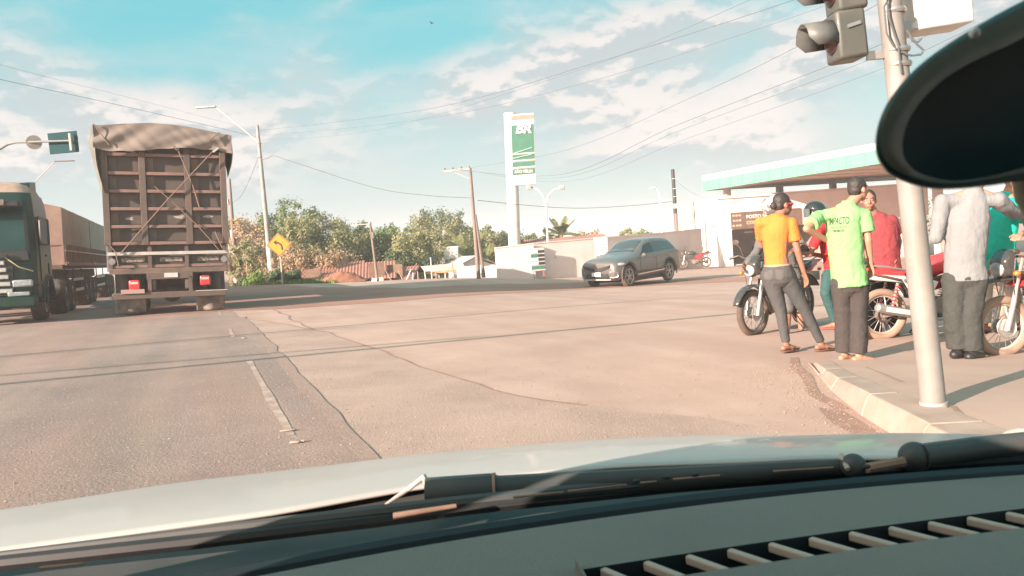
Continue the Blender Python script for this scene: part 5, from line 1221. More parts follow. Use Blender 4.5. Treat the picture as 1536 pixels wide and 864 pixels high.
    def helmet(s, mat, back=0.0, vis=None):
        k = s.sc; H = s.H; o = MB().sph(H(0, -.005 - back, .03 + back * .4), (.128 * k, .150 * k, .140 * k), 26, 18, s.hrot)
        # open the face side
        keep = []; F = s.HF
        for f in o.f:
            c = sum((Vector(o.v[i]) for i in f), Vector()) / len(f) - s.j['head']; y = c.dot(F); z = c.z
            if y > .045 * k and z < .055 * k and z > -.12 * k: continue
            if z < -.10 * k: continue
            keep.append(f)
        o.f = keep; h = o.build('helmet', mat, s.o, ang=180); so = h.modifiers.new('s', 'SOLIDIFY'); so.thickness = .022; so.offset = -1
        if vis:
            v = MB(); 
            def fn(u, w_):
                a = R(-62) + R(124) * u; rr = .152 * k; return H(math.sin(a) * .134 * k, math.cos(a) * rr - .002 - back + (.05 if vis == 'up' else 0) * w_, (.06 + .10 * w_ if vis == 'up' else -.05 + .12 * w_) * k)
            v.grid(fn, 14, 6); v.build('visor', M('smoked visor', (.10, .12, .12), .1, coat=1), h, ang=180)
        MB().ecap(H(-.128, .02, -.0), H(-.128, .03, .0), .02 * k, .02 * k).build('hinge', m_steel, h); return h

# woman in orange, back to the viewer
p = gnd(1206, 529); P = Person('woman in an orange shirt and tight grey jeans seen from behind, arm hanging', p, 'brown', -38, .985)
P.px(pelvis=(1167, 408), waist=(1164, 385), chest=(1163, 348), neck=(1167, 322, .0), head=(1174, 307, .03), shL=(1141, 334, .06), shR=(1187, 335, -.05), elL=(1143, 368, .22), wrL=(1172, 372, .34), elR=(1196, 375, -.08), wrR=(1206, 409, -.05),
     hiL=(1156, 414, .03), hiR=(1179, 414, -.03), knL=(1171, 466, .02), knR=(1208, 466, .0), anL=(1179, 514, .0), anR=(1231, 513, .02))
P.foota = {'L': R(-60), 'R': R(-75)}; P.curl = {'R': .5, 'L': .8}; P.hs = {'R': (-.3, 1, 0)}
P.body(look=-38); P.shirt(cloth('orange shirt', (.78, .185, .03)), 'short', .90, -.02, wr=.008, loose=.92); wt_ = P.trousers(cloth('washed grey jeans', (.066, .065, .063)), .985, .066, .046, 1.12, .008, top=.07)
P.hair(1.0)
H = P.H; q = MB().sph(H(0, -.112, -.005), (.04, .038, .042), 14, 10); o = q.build('hair_bun', m_hair, P.o)
m_pinkp = M('pinkish red plastic', (.80, .05, .11), .3, coat=.5)
q = MB(); q.tube([H(-.078, .02, .004), H(-.045, .086, .002), H(0, .104, .004), H(.045, .086, .002), H(.078, .02, .004), H(.086, -.02, .004)], [.007, .018, .010, .018, .009, .005], 10); q.build('sunglasses', m_pinkp, P.o)
q = MB().ecap(P.j['pelvis'] + Vector((0, 0, .062)), P.j['pelvis'] + Vector((0, 0, .085)), (.143, .108), (.142, .107), P.Rt, False, False, 24); o = q.build('belt', M('tan belt', (.5, .28, .18), .6), P.o)
jm = M('jeans seam', (.105, .10, .096), .9)
for sx in (-.07, .07):
    b0 = P.j['pelvis'] + P.Rt * sx - P.F * .16 + Vector((0, 0, -.02)); o = MB().grid(lambda u, v: b0 + P.Rt * ((u - .5) * .10) + Vector((0, 0, (v - .5) * .11 - .02 * (1 - abs(2 * u - 1)) * (1 - v))), 8, 8).build('back_pocket', jm, P.o); w_ = o.modifiers.new('w', 'SHRINKWRAP'); w_.target = wt_; w_.wrap_method = 'NEAREST_SURFACEPOINT'; w_.wrap_mode = 'ABOVE_SURFACE'; w_.offset = .004
P.sandals(M('brown sandal', (.16, .075, .045), .7))

# tall man in green, hand on hip
p = pgnd(1286, 541); P = Person('man in a bright lime green printed shirt with one hand on his hip', p, 'tan', -42, .985)
P.px(pelvis=(1274, 420), waist=(1271, 395), chest=(1265, 340), neck=(1274, 303), head=(1287, 284, .03), shL=(1229, 325, .08), shR=(1297, 323, -.06), elL=(1210, 343, -.06), wrL=(1246, 364, .10), elR=(1302, 360, -.08), wrR=(1306, 395, -.02),
     hiL=(1261, 425, .03), hiR=(1289, 425, -.03), knL=(1265, 475, .04), knR=(1288, 476, -.01), anL=(1266, 528, .05), anR=(1288, 530, -.02))
P.foota = {'L': R(-60), 'R': R(-80)}; P.curl = {'R': .75, 'L': .5}; P.hd = {'L': (.5, .8, .0)}; P.hs = {'R': (-.3, 1, 0)}
P.body(look=-25); gs = P.shirt(cloth('lime green shirt', (.20, .44, .16)), 'short', 1.02, .06, wr=.016, loose=1.1, puff=1.22); P.trousers(cloth('dark brown trousers', (.047, .038, .034)), .99, .082, .082, 1.0, .016); P.hair(.95)
P.sandals(M('pale flip flop', (.45, .30, .25), .8))
tx = P.j['chest'] + Vector((0, 0, -.03)); fd = P.F
for body_, dz, sz, bd in (('IMPACTO', .085, .095, .001), ('PRODUTOS E SERVIÇOS', .028, .022, .0), ('(94) 3356-1122', -.005, .026, .001)):
    o = text_mesh('printed_lettering', body_, sz, m_txd if bd else M('olive print', (.12, .2, .04), .8), P.o, tuple(tx - fd * .30 + Vector((0, 0, dz)) - P.Rt * .01), (R(90), 0, P.fac), extrude=0, bold=bd, sx=.46 if sz > .05 else .62)
    bm = bmesh.new(); bm.from_mesh(o.data); bmesh.ops.triangulate(bm, faces=bm.faces); bmesh.ops.subdivide_edges(bm, edges=[e for e in bm.edges if e.calc_length() > .01], cuts=2); bm.to_mesh(o.data); bm.free()
    w_ = o.modifiers.new('w', 'SHRINKWRAP'); w_.target = gs; w_.wrap_method = 'PROJECT'; w_.use_project_x = w_.use_project_y = False; w_.use_project_z = True; w_.use_negative_direction = True; w_.use_positive_direction = True; w_.wrap_mode = 'ABOVE_SURFACE'; w_.offset = .004

# man in maroon, facing the viewer
g0 = gnd(1325, 505); yy = 9.0; t0 = at(1322, 400, yy); p = Vector((t0.x + .05, yy, g(t0.x, yy))); P = Person('stout man in a maroon shirt facing the camera behind the red seat', p, 'brown', 158, 1.03)
P.px(pelvis=(1322, 405), waist=(1321, 388), chest=(1318, 345), neck=(1311, 319), head=(1303, 301, -.04), shR=(1297, 332, .0), shL=(1338, 331, -.04), elR=(1292, 365, .0), wrR=(1300, 392, -.12), elL=(1348, 362, -.02), wrL=(1345, 388, -.10), hiR=(1312, 412), hiL=(1333, 412), knR=(1311, 462), knL=(1336, 462), anR=(1313, 506), anL=(1338, 506))
P.body(look=0, fat=1.35); P.shirt(cloth('maroon shirt', (.25, .035, .04)), 'short', 1.28, .02, wr=.014, loose=1.12); P.trousers(cloth('black trousers', (.025, .028, .028)), .97, .08, .075, 1.15); P.hair(1.0)
P.shoes(m_blk)

# grey shirted man, head behind the mirror
p = pgnd(1447, 539); P = Person('man in a loose light grey shirt and baggy dark trousers seen from behind', p, 'tan', -28, 1.03)
P.px(pelvis=(1448, 408), waist=(1447, 385), chest=(1452, 325), neck=(1462, 280), head=(1470, 258, .03), shL=(1414, 303, .06), shR=(1497, 300, -.06), elL=(1404, 356, .05), wrL=(1412, 345, .30), elR=(1519, 318, .05), wrR=(1546, 326, .15),
     hiL=(1432, 420, .03), hiR=(1463, 420, -.03), knL=(1432, 475, .0), knR=(1455, 475, -.05), anL=(1437, 522, .0), anR=(1458, 525, -.05))
P.foota = {'L': R(-70), 'R': R(-60)}; P.body(look=-10); P.shirt(cloth('light grey shirt', (.20, .205, .205)), 'long', 1.05, .075, wr=.010, loose=1.08, puff=1.12); P.trousers(cloth('baggy dark grey trousers', (.042, .044, .038)), 1.0, .095, .095, 1.12, .018); P.hair()
P.shoes(m_blk)

# rider in a grey jacket astride the left motorcycle
yy = 9.95; t0 = at(1188, 420, yy); p = Vector((t0.x, yy, g(t0.x, yy))); P = Person('motorcycle rider in a grey jacket and shorts with pale helmet behind the woman', p, 'brown', 125, .99)
P.px(pelvis=(1186, 418), waist=(1180, 398), chest=(1168, 358), neck=(1165, 332), head=(1163, 313, -.08), shR=(1147, 345, -.08), shL=(1191, 346, .1), elR=(1136, 377, -.25), wrR=(1119, 397, -.38), elL=(1206, 374, -.10), wrL=(1200, 368, -.32), hiR=(1178, 422, -.08), hiL=(1196, 422, .08), knR=(1181, 462, -.45), knL=(1199, 458, .1), anR=(1180, 505, -.40), anL=(1203, 504, .05))
P.curl = {'R': .9, 'L': .7}; P.foota = {'R': R(200), 'L': R(-110)}
P.body(hf=-125); P.shirt(cloth('grey riding jacket', (.12, .115, .105)), 'long', 1.05, .02, name='jacket', wr=.018, puff=1.05); P.trousers(cloth('grey shorts', (.13, .12, .11)), .5, .088, .06, 1.0, .012, name='shorts'); P.helmet(M('pale helmet', (.46, .44, .42), .25, c2=(.14, .12, .11), ns=6, coat=.8, lo=.48, hi=.52), .03, 'up'); P.sandals(M('dark sandal', (.08, .05, .04), .7))
ph = empty('phone', P.root + P.j['wrL'] + Vector((-.05, -.08, .03)), R(30), 'dark phone in the hand of the rider in the grey jacket', 'phone'); MB().box((0, 0, 0), (.075, .15, .009)).build('phone_case', m_blk, ph, bev=.003); MB().box((0, 0, .006), (.066, .135, .002)).build('screen', m_cg, ph)

# pillion passenger in red with black helmet
yy = 10.0; t0 = at(1243, 420, yy); p = Vector((t0.x, yy, g(t0.x, yy))); P = Person('passenger in red shirt and teal trousers wearing a glossy black helmet', p, 'brown', 70, .98)
P.px(pelvis=(1250, 410), waist=(1248, 392), chest=(1240, 356), neck=(1231, 332), head=(1222, 320), shL=(1228, 350, -.15), shR=(1250, 346, .12), elL=(1215, 382, -.22), wrL=(1193, 376, -.22), elR=(1238, 385, .1), wrR=(1215, 380, .0), hiL=(1243, 414, -.08), hiR=(1256, 416, .08), knL=(1238, 440, -.25), knR=(1246, 444, .15), anL=(1253, 482, -.2), anR=(1259, 485, .15))
P.foota = {'L': R(60), 'R': R(60)}
P.body(look=0); P.shirt(cloth('red shirt', (.62, .02, .025)), 'short', 1.0, .02, wr=.012); P.trousers(cloth('teal trousers', (.03, .085, .08)), .97, .07, .06); P.helmet(M('glossy black helmet', (.015, .018, .016), .15, coat=1), 0, 'down'); P.sandals(M('red sandal', (.4, .08, .06), .7))
MB().box(tuple(P.H(.05, -.14, .06)), (.05, .03, .05)).build('helmet_sticker', m_plate, P.o)

# rider in teal on the right motorcycle
yy = 7.35; t0 = at(1512, 420, yy); p = Vector((t0.x, yy, g(t0.x, yy))); P = Person('rider in a bright teal shirt and white trousers leaning over the right motorcycle', p, 'tan', 100, 1.0)
P.px(pelvis=(1500, 405, .1), waist=(1496, 380, .08), chest=(1503, 325, .05), neck=(1512, 288, .0), head=(1520, 262, -.03), shL=(1530, 305, -.18), shR=(1490, 302, .2), elL=(1545, 345, -.28), wrL=(1531, 352, -.45), elR=(1480, 345, .3), wrR=(1500, 372, .1), hiL=(1506, 412, -.05), hiR=(1494, 412, .18), knL=(1515, 425, .12), knR=(1479, 402, .2), anL=(1535, 480, .2), anR=(1477, 486, .25))
P.body(look=0); P.shirt(cloth('bright teal shirt', (.0, .50, .38)), 'short', 1.05, .03, wr=.014, loose=1.1); P.trousers(cloth('white trousers', (.72, .68, .62)), .97, .07, .06); P.hair(); P.sandals(M('dark sandal', (.08, .05, .04), .7))
# ------------------------------------------------------------------ poles, lamps, signs, wires
m_pole = M('pale concrete pole', (.36, .32, .28), .85, c2=(.25, .22, .19), ns=2.5, bump=.2)
m_polew = M('whitewashed pole foot', (.74, .70, .66), .85, c2=(.56, .50, .45), ns=4)
m_poleb = M('brown timber pole', (.24, .18, .15), .9, c2=(.17, .125, .105), ns=3, stretch=(1, 1, .2), bump=.3)
m_wire = M('grey cable', (.10, .115, .12), .6)
m_glass = M('lamp glass', (.7, .68, .62), .2, coat=.5)
def pole(px, top, foot, Yd, r0, r1, name, label, cat, up=m_pole, low=None, split=None, group='poles along the road'):
    """top, foot: photo pixels of the pole's ends"""
    a = at(foot[0], foot[1], Yd); t = at(top[0], top[1], Yd); gz = g(a.x, a.y)
    root = empty(name, (a.x, a.y, min(a.z, gz)), 0, label, cat, group); d = t - root.location
    f = split if split else 0
    if split: MB().tube([(0, 0, -.3), d * f], [r0, r0 + (r1 - r0) * f], 12).build('whitewashed_foot', low, root); MB().tube([d * f, d], [r0 + (r1 - r0) * f - .004, r1], 12).build('shaft', up, root)
    else: MB().tube([(0, 0, -.3), d], [r0, r1], 12).build('shaft', up, root)
    return root, (lambda x, y, dy=0: at(x, y, Yd + dy) - root.location)
pr, l = pole(0, (386, 188), (408, 421), 43, .19, .085, 'lamp_pole', 'tall pale pole with long lamp arm beside the yellow diamond sign', 'pole', m_pole, m_polew, .34)
MB().tube([l(387, 213), l(360, 190), l(323, 160)], .035, 8).build('lamp_arm', m_gal, pr)
MB().bar(l(324, 160), l(294, 162), .22, .09).build('lamp_head', m_conc, pr, bev=.03)
for y in (215, 236): MB().ring(l(389, y), (0, 0, 1), .13, .02, 14, 5).build('clamp', m_conc, pr)
pr, l = pole(0, (344, 268), (353, 412), 50, .20, .09, 'utility_pole', 'pale pole at the far left of the trees with a lamp bracket', 'pole', m_poleb, m_polew, .42)
MB().tube([l(347, 345), l(359, 412)], [.10, .17], 10).build('strut', m_polew, pr); MB().box(l(340, 303), (.3, .25, .35)).build('transformer', m_conc, pr); MB().bar(l(346, 300), l(338, 305), .05, .05).build('bracket', m_conc, pr)
pr, l = pole(0, (555, 334), (568, 431), 36.3, .075, .055, 'lamp_pole', 'thin lamp pole with short flat arm before the small red roofed houses', 'pole', m_poleb)
MB().bar(l(556, 336), l(531, 337), .05, .05).build('lamp_arm', m_conc, pr); MB().sph(l(555, 334), .07).build('lamp_joint', m_conc, pr); MB().box(l(558, 353), (.16, .14, .3)).build('meter_box', m_poleb, pr); MB().box(l(561, 422, -.1), (.24, .05, .30), Matrix.Rotation(.3, 3, 'Y')).build('small_board', m_white, pr); MB().box(l(572, 419, -.1), (.22, .04, .22)).build('small_board', m_conc, pr)
pr, l = pole(0, (705, 252), (718, 418), 35, .105, .07, 'utility_pole', 'brown double legged utility pole with crossarm left of the tall sign', 'pole', m_poleb)
MB().tube([l(713, 322), l(726, 416)], [.06, .09], 8).build('strut', m_poleb, pr); MB().bar(l(666, 257), l(706, 253), .09, .10).build('crossarm', m_conc, pr); MB().bar(l(682, 259), l(704, 268), .04, .04).build('brace', m_conc, pr)
for x in (667, 679, 692, 704): MB().cyl(l(x, 256 - (x - 667) * .08), l(x, 252 - (x - 667) * .08), .045, .03, 8).build('insulator', m_blk, pr)
for y in (300, 365, 400): MB().bar(l(711 + (y - 300) * .07, y), l(716 + (y - 300) * .08, y), .04, .04).build('step_bolt', m_conc, pr)
pr, l = pole(0, (1009, 254), (1018, 398), 47, .14, .11, 'utility_pole', 'dark pole with black upper half left of the white building', 'pole', m_blk, m_poleb, .55)
MB().box(l(1013, 309), (.3, .25, .3)).build('junction_box', m_conc, pr)
for y in (268, 283, 295): MB().ring(l(1010 + (y - 254) * .06, y), (0, 0, 1), .14, .015, 12, 4).build('band', m_white, pr)
pr, l = pole(0, (1022, 308), (1030, 398), 45, .12, .11, 'downpipe_post', 'white post standing just left of the white building', 'post', m_polew)
# white single street lamp
pr, l = pole(0, (990, 296), (997, 398), 50, .09, .06, 'street_lamp', 'white single armed street lamp behind the wall', 'lamp', m_polew, group='street lamps')
MB().tube([l(990, 297), l(988, 288), l(984, 282), l(979, 281)], .05, 8).build('lamp_arm', m_polew, pr); MB().sph(l(980, 282), (.25, .12, .10)).build('lamp_head', m_glass, pr)
# twin headed lamp
pr, l = pole(0, (819, 306), (824, 413), 39.5, .075, .05, 'street_lamp', 'white twin armed street lamp right of the tall sign', 'lamp', m_polew, group='street lamps')
for pts, hx_ in (([(819, 308), (814, 293), (806, 284), (795, 280)], 793), ([(819, 308), (822, 294), (830, 285), (840, 282)], 843)):
    MB().tube([l(*q_) for q_ in pts], .045, 8).build('lamp_arm', m_polew, pr); MB().box(l(hx_, 281), (.28, .3, .20), Matrix.Rotation(.3, 3, 'X')).build('lamp_head', m_conc, pr, bev=.03)
# the far lamp above the green lorry
pr, l = pole(0, (30, 300), (44, 400), 46, .12, .09, 'street_lamp', 'far street lamp whose thin arm shows above the green lorry', 'lamp', m_conc, group='street lamps')
MB().tube([l(32, 302), l(55, 270), l(82, 243)], .026, 6).build('lamp_arm', m_conc, pr); MB().bar(l(82, 242), l(111, 241), .2, .06).build('lamp_head', m_chas, pr, bev=.02)

# yellow diamond sign
m_yel = M('yellow sign face', (.76, .30, .03), .5, c2=(.68, .26, .025), ns=6); m_sblk = M('black sign print', (.03, .022, .018), .6)
a = at(424, 428, 37); pr = empty('diamond_sign', (a.x, a.y, g(a.x, a.y)), R(6), 'yellow diamond sign with black arrow bending left', 'sign')
zc = at(419, 367, 37).z - g(a.x, a.y); MB().box((0, .04, zc / 2 - .1), (.07, .05, zc + .1)).build('sign_post', m_conc, pr)
hw = .60; MB().prism([(0, zc - hw), (hw, zc), (0, zc + hw), (-hw, zc)], -.012, .008).build('sign_plate', m_yel, pr)
q = MB(); i_, o_ = hw * .90, hw * .955
for k in range(4):
    A = [(0, -1), (1, 0), (0, 1), (-1, 0)]; p0, p1 = A[k], A[(k + 1) % 4]; q.add([(p0[0] * i_, -.014, zc + p0[1] * i_), (p1[0] * i_, -.014, zc + p1[1] * i_), (p1[0] * o_, -.014, zc + p1[1] * o_), (p0[0] * o_, -.014, zc + p0[1] * o_)], [(0, 1, 2, 3)])
q.build('sign_border', m_sblk, pr, smooth=False)
q = MB(); arc = [(.15 - .0, -.27), (.15, -.12), (.10, .01), (0, .08), (-.09, .11)]; w_ = .045
for k in range(len(arc)):
    p0 = Vector(arc[max(0, k - 1)]); p1 = Vector(arc[min(len(arc) - 1, k + 1)]); d = (p1 - p0).normalized(); n_2 = Vector((-d.y, d.x)) * w_
    for s in (-1, 1): q.v.append((arc[k][0] + n_2.x * s, -.015, zc + arc[k][1] + n_2.y * s))
q.f = [(2 * k, 2 * k + 1, 2 * k + 3, 2 * k + 2) for k in range(len(arc) - 1)]; q.add([(-.09, -.015, zc + .23), (-.27, -.015, zc + .15), (-.10, -.015, zc - .02)], [(0, 1, 2)]); q.build('sign_arrow', m_sblk, pr, smooth=False)

# tall petrol station sign
m_gsg = M('green sign face', (.05, .17, .11), .5, c2=(.04, .14, .09), ns=2); m_wsg = M('white sign face', (.60, .57, .54), .5, c2=(.52, .48, .45), ns=2); m_brz = M('brown top panel', (.38, .26, .21), .5)
TY = 45.0; a = at(772, 409, TY); gz = g(a.x, a.y); pr = empty('totem_sign', (a.x, a.y, gz), 0, 'tall station sign with white BR letters on a green panel', 'sign')
l = lambda x, y, dy=0: at(x, y, TY + dy) - pr.location
T0, T1 = l(765, 170), l(773, 409); MB().tube([T1 - Vector((0, 0, .3)), T0], [.37, .37], 24, sx=1.0).build('column', m_wsg, pr)
MB().box(T1 + Vector((.15, -.1, .1)), (1.0, .9, .35)).build('footing', m_conc, pr)
PW = 1.32; ctr = lambda y: l(783 + (y - 172) * .032, y, -.45); S1 = FPX / TY
def band(y0, y1, nm, mt, dy=0, w=PW, th=.35):
    a_, b_ = ctr(y0), ctr(y1); MB().add([(p.x + s * w / 2, p.y + dy + t, p.z) for p in (a_, b_) for t in (0, th) for s in (-1, 1)], [(0, 1, 3, 2), (4, 6, 7, 5), (0, 4, 5, 1), (2, 3, 7, 6), (0, 2, 6, 4), (1, 5, 7, 3)]).build(nm, mt, pr)
band(170.5, 277, 'cabinet', m_wsg, .02, PW + .06); band(172.5, 179, 'top_panel', m_brz, 0); band(187, 229, 'green_panel', m_gsg, 0); band(232, 239, 'green_panel', m_gsg, 0); band(242.5, 249.5, 'green_panel', m_gsg, 0); band(253, 261.5, 'green_panel', m_gsg, 0)
for y in (230.5, 240.7, 251.2): band(y - .7, y + .7, 'divider', m_wsg, -.04)
c_ = ctr(194); text_mesh('letters', 'BR', .74, m_wsg, pr, (c_.x + .03, c_.y - .03, c_.z), (R(90), R(2.0), 0), extrude=.015, bold=.03, shear=.22, sx=1.08)
c_ = ctr(257.3); text_mesh('letters', 'SÃO FÉLIX', .235, m_wsg, pr, (c_.x, c_.y - .02, c_.z), (R(90), R(2.0), 0), bold=.008)
for a_, b_ in (((768, 231), (798, 221)), ((768, 238), (798, 231))):
    A, B = l(*a_, -.49), l(*b_, -.49); MB().bar(A, B, .02, .05).build('sweep_line', M('pale green line', (.3, .55, .42), .5), pr)
# price board
a = at(808, 408, 35.6); pr = empty('price_board', (a.x, a.y, g(a.x, a.y)), R(8), 'green and white fuel price board standing before the wall', 'sign'); zz = at(806, 373, 35.6).z - g(a.x, a.y)
MB().box((0, .05, zz - .52), (.74, .10, 1.12)).build('board_case', m_conc, pr, bev=.02)
for k, mt in enumerate((m_wsg, m_gsg, m_wsg, m_wsg, m_gsg)):
    z = zz - .14 - k * .19; MB().box((-.15, -.012, z), (.34, .02, .15)).build('price_row', mt, pr)
    if k < 4: MB().box((.19, -.012, z), (.28, .02, .12)).build('price_display', m_blk, pr)
    else: MB().box((.19, -.012, z), (.28, .02, .15)).build('price_row', mt, pr)
for s in (-1, 1): MB().box((s * .25, .05, (zz - 1.08) / 2), (.07, .07, zz - 1.06)).build('leg', m_tile, pr)
# white notice board behind the car
a = at(904, 405, 36.4); pr = empty('notice_board', (a.x, a.y, g(a.x, a.y)), R(5), 'white topped pale notice board on posts behind the grey car', 'sign'); zz = at(903, 355, 36.4).z - g(a.x, a.y)
MB().box((0, 0, zz - .15), (.66, .05, .30)).build('board_top', m_wsg, pr); MB().box((0, 0.004, zz - .62), (.64, .04, .62)).build('board_panel', m_pink, pr)
q = MB(); random.seed(5)
for r_ in range(4):
    for c_ in range(5): q.box((-.24 + c_ * .11, -.022, zz - .40 - r_ * .13), (.05 + .04 * random.random(), .004, .05))
q.build('smudged_print', m_brz, pr)['kind'] = 'stuff'
for s in (-1, 1): MB().cyl((s * .30, .04, 0), (s * .30, .04, zz), .025, n=8).build('post', m_gal, pr)
# bicycle leaning by the twin lamp
a = at(824, 411, 36.6); pr = empty('bicycle', (a.x, a.y, g(a.x, a.y)), R(12), 'dark bicycle parked against the twin armed street lamp', 'bicycle')
for x in (-.52, .52):
    w = MB().ring((x, 0, .33), (0, 1, 0), .31, .020, 28, 6).build('wheel', m_blk, pr); q = MB()
    for k in range(10): q.cyl((x, 0, .33), (x + math.cos(k * .628) * .3, 0, .33 + math.sin(k * .628) * .3), .004, n=3)
    q.build('spokes', m_spk, w)['kind'] = 'stuff'
for p0, p1 in (((-.52, .33), (-.08, .30)), ((-.08, .30), (-.22, .85)), ((-.22, .78), (.34, .80)), ((.36, .74), (-.08, .30)), ((-.52, .33), (-.20, .76)), ((.52, .33), (.34, .98))): MB().cyl((p0[0], 0, p0[1]), (p1[0], 0, p1[1]), .02, n=6).build('frame_tube', m_tile, pr)
MB().sph((-.24, 0, .90), (.14, .07, .04), 12, 6).build('saddle', m_blk, pr); MB().tube([(.28, -.27, 1.0), (.36, -.1, 1.02), (.36, .1, 1.02), (.28, .27, 1.0)], .015, 6).build('handlebar', m_blk, pr); MB().cyl((-.08, -.04, .30), (-.08, .04, .30), .09, n=14).build('crank', m_spk, pr)
MB().box((-.5, 0, .72), (.32, .14, .02)).build('carrier', m_blk, pr)

# overhead traffic signal on a mast arm, seen from behind
m_teal = M('dark teal board', (.010, .055, .062), .7, c2=(.010, .045, .05), ns=2, spec=.1)
m_galp0 = M('dull mast paint', (.20, .20, .185), .6); SY = 22; a = at(-120, 440, SY); pr = empty('traffic_signal_mast', (a.x, a.y, g(a.x, a.y)), 0, 'curved mast arm holding the back of a traffic signal above the green lorry', 'traffic signal'); l = lambda x, y, dy=0: at(x, y, SY + dy) - pr.location
MB().tube([(0, 0, -.1), l(-128, 300)], [.11, .09], 12).build('mast', m_conc, pr)
MB().tube([l(-128, 300), l(-110, 262), l(-60, 240), l(0, 223), l(12, 216), l(24, 213.5), l(45, 213), l(108, 211)], [.08, .07, .05, .045, .04, .035, .035, .03], 10).build('arm', m_galp0, pr)
c_ = l(95, 214, .12); MB().box(c_, (.86, .03, .62), Matrix.Rotation(R(-1), 3, 'Y')).build('backboard', m_teal, pr, bev=.01)
MB().box(l(106, 213, .0), (.07, .07, .50)).build('signal_bracket', m_conc, pr, bev=.01)
for z in (-.14, 0, .14): MB().box(c_ + Vector((.22, .12, z)), (.2, .2, .13)).build('lamp_section', m_blk, pr)
MB().cyl(l(51, 213.5, .05), l(51, 213.5, .075), .205, n=28).build('round_sign', M('dusty sign back', (.42, .36, .31), .6, c2=(.30, .26, .22)), pr)

# ---- traffic signal pole on the pavement
a = pgnd(1401, 611); PY = a.y; l = lambda x, y, dy=0: at(x, y, PY + dy) - a
m_galp = M('galvanised pole', (.25, .245, .225), .6, metal=.1, c2=(.175, .17, .155), ns=2.2, dust=.12, ds=5)
pr = empty('traffic_signal_pole', a, 0, 'thick galvanised pole on the kerb carrying a traffic signal and a white box', 'traffic signal')
top = l(1322, -110); MB().tube([(0, 0, -.02), top], [.072, .064], 28).build('pole', m_galp, pr)
MB().cyl((0, 0, 0), top * .012, .078, n=28).build('pole_base', m_conc, pr)
for y in (18, 76, 98): MB().ring(l(1337 + y * .107, y), top, .068, .008, 24, 5, 2).build('clamp', m_steel, pr)
m_sig = M('grey signal housing', (.05, .065, .06), .5, c2=(.035, .05, .045), ns=4, coat=.2, dust=.12); m_sigl = M('pale signal visor', (.12, .12, .11), .5, c2=(.07, .075, .07), ns=5)
u_ = top.normalized(); SR = Matrix.Rotation(math.atan2(u_.x, u_.z), 3, 'Y')
for k, yc in enumerate((56, -16, -88)):
    c_ = l(1268 - k * 1.5, yc, .04); h = MB().box(c_, (.175, .20, .285), SR).build('signal_section', m_sig, pr, bev=.02)
    q = MB(); n = 9; Fc = c_ - SR @ Vector((.088, 0, 0))
    pts = [R(200 - 220 * i / (n - 1)) for i in range(n)]
    for i, t in enumerate(pts):
        yy_, zz_ = math.cos(t) * .105, math.sin(t) * .115; q.v.append(tuple(Fc + SR @ Vector((0, yy_, zz_)))); q.v.append(tuple(Fc + SR @ Vector((-.17 if zz_ > -.0 else -.17 + min(.12, -zz_ * 1.3), yy_, zz_ - .0))))
    q.f = [(2 * i, 2 * i + 1, 2 * i + 3, 2 * i + 2) for i in range(n - 1)]; o = q.build('visor', m_sigl, h); so = o.modifiers.new('s', 'SOLIDIFY'); so.thickness = .006
    MB().sph(Fc, (.02, .09, .09), 16, 10).build('lens', M('unlit lens', (.10, .04, .03), .3, coat=.5), h)
    MB().bar(c_ + SR @ Vector((-.03, -.104, .04)), c_ + SR @ Vector((.05, -.104, .055)), .012, .02).build('latch', m_steel, h)
for y in (84, -100): MB().bar(l(1300, y, .03), l(1342, y - 4, .0), .035, .05).build('bracket', m_steel, pr)
MB().box(l(1398, -8, .15), (.34, .24, .44), SR).build('control_box', m_polew, pr, bev=.015)
MB().bar(l(1350, 40, .03), l(1425, 30, .1), .03, .05).build('box_bracket', m_steel, pr); MB().bar(l(1352, -12, .03), l(1372, -14, .1), .05, .05).build('box_bracket', m_steel, pr)
for pts in ([(1360, 45), (1385, 75), (1378, 82), (1352, 78)], [(1338, -20), (1326, 10), (1330, 50), (1345, 74)], [(1365, 52), (1370, 62), (1382, 58)], [(1328, -60), (1332, 20), (1347, 66), (1352, 110)]):
    P4 = [l(x, y, -.08) for x, y in pts]; q = []
    for i in range(len(P4) - 1):
        for t in (0, .33, .66): 
            p_1, p_2 = P4[i], P4[i + 1]; q.append(p_1.lerp(p_2, t) + Vector((0, 0, -.012 * math.sin(t * 3.1))))
    q.append(P4[-1]); MB().tube(q, .006, 6).build('cable', m_wire, pr)

# ---- overhead wires
def wire(pts, r, label, n=14, sag=0):
    P_ = [at(*p) if len(p) == 3 else Vector(p[:3]) for p in pts]; out = []
    for i in range(len(P_) - 1):
        p0, p1, p2, p3 = P_[max(0, i - 1)], P_[i], P_[i + 1], P_[min(len(P_) - 1, i + 2)]
        for k in range(n):
            t = k / n; out.append(.5 * ((2 * p1) + (p2 - p0) * t + (2 * p0 - 5 * p1 + 4 * p2 - p3) * t * t + (3 * p1 - p0 - 3 * p2 + p3) * t ** 3))
    out.append(P_[-1]); o = MB().tube(out, r * .62, 6).build('power_line', m_wire); tag(o, label, 'wire', 'overhead wires'); return o
wire([(388, 196, 43), (640, 164, 31), (900, 92, 25), (1190, 0, 19), (1420, -90, 14)], .013, 'highest long wire rising from the pale lamp pole to the upper right')
wire([(388, 204, 43), (640, 178, 32), (900, 118, 26), (1240, 8, 20), (1450, -80, 15)], .009, 'fainter wire just below the highest long wire')
wire([(389, 210, 43), (560, 196, 35), (860, 108, 24), (1125, 0, 17), (1250, -60, 14)], .007, 'thin wire that leaves the picture top left of the signal head')
wire([(690, 254, 35), (850, 225, 29), (1040, 145, 22), (1200, 68, 17), (1420, -50, 12)], .008, 'thin wire from the crossarm passing above the black pole')
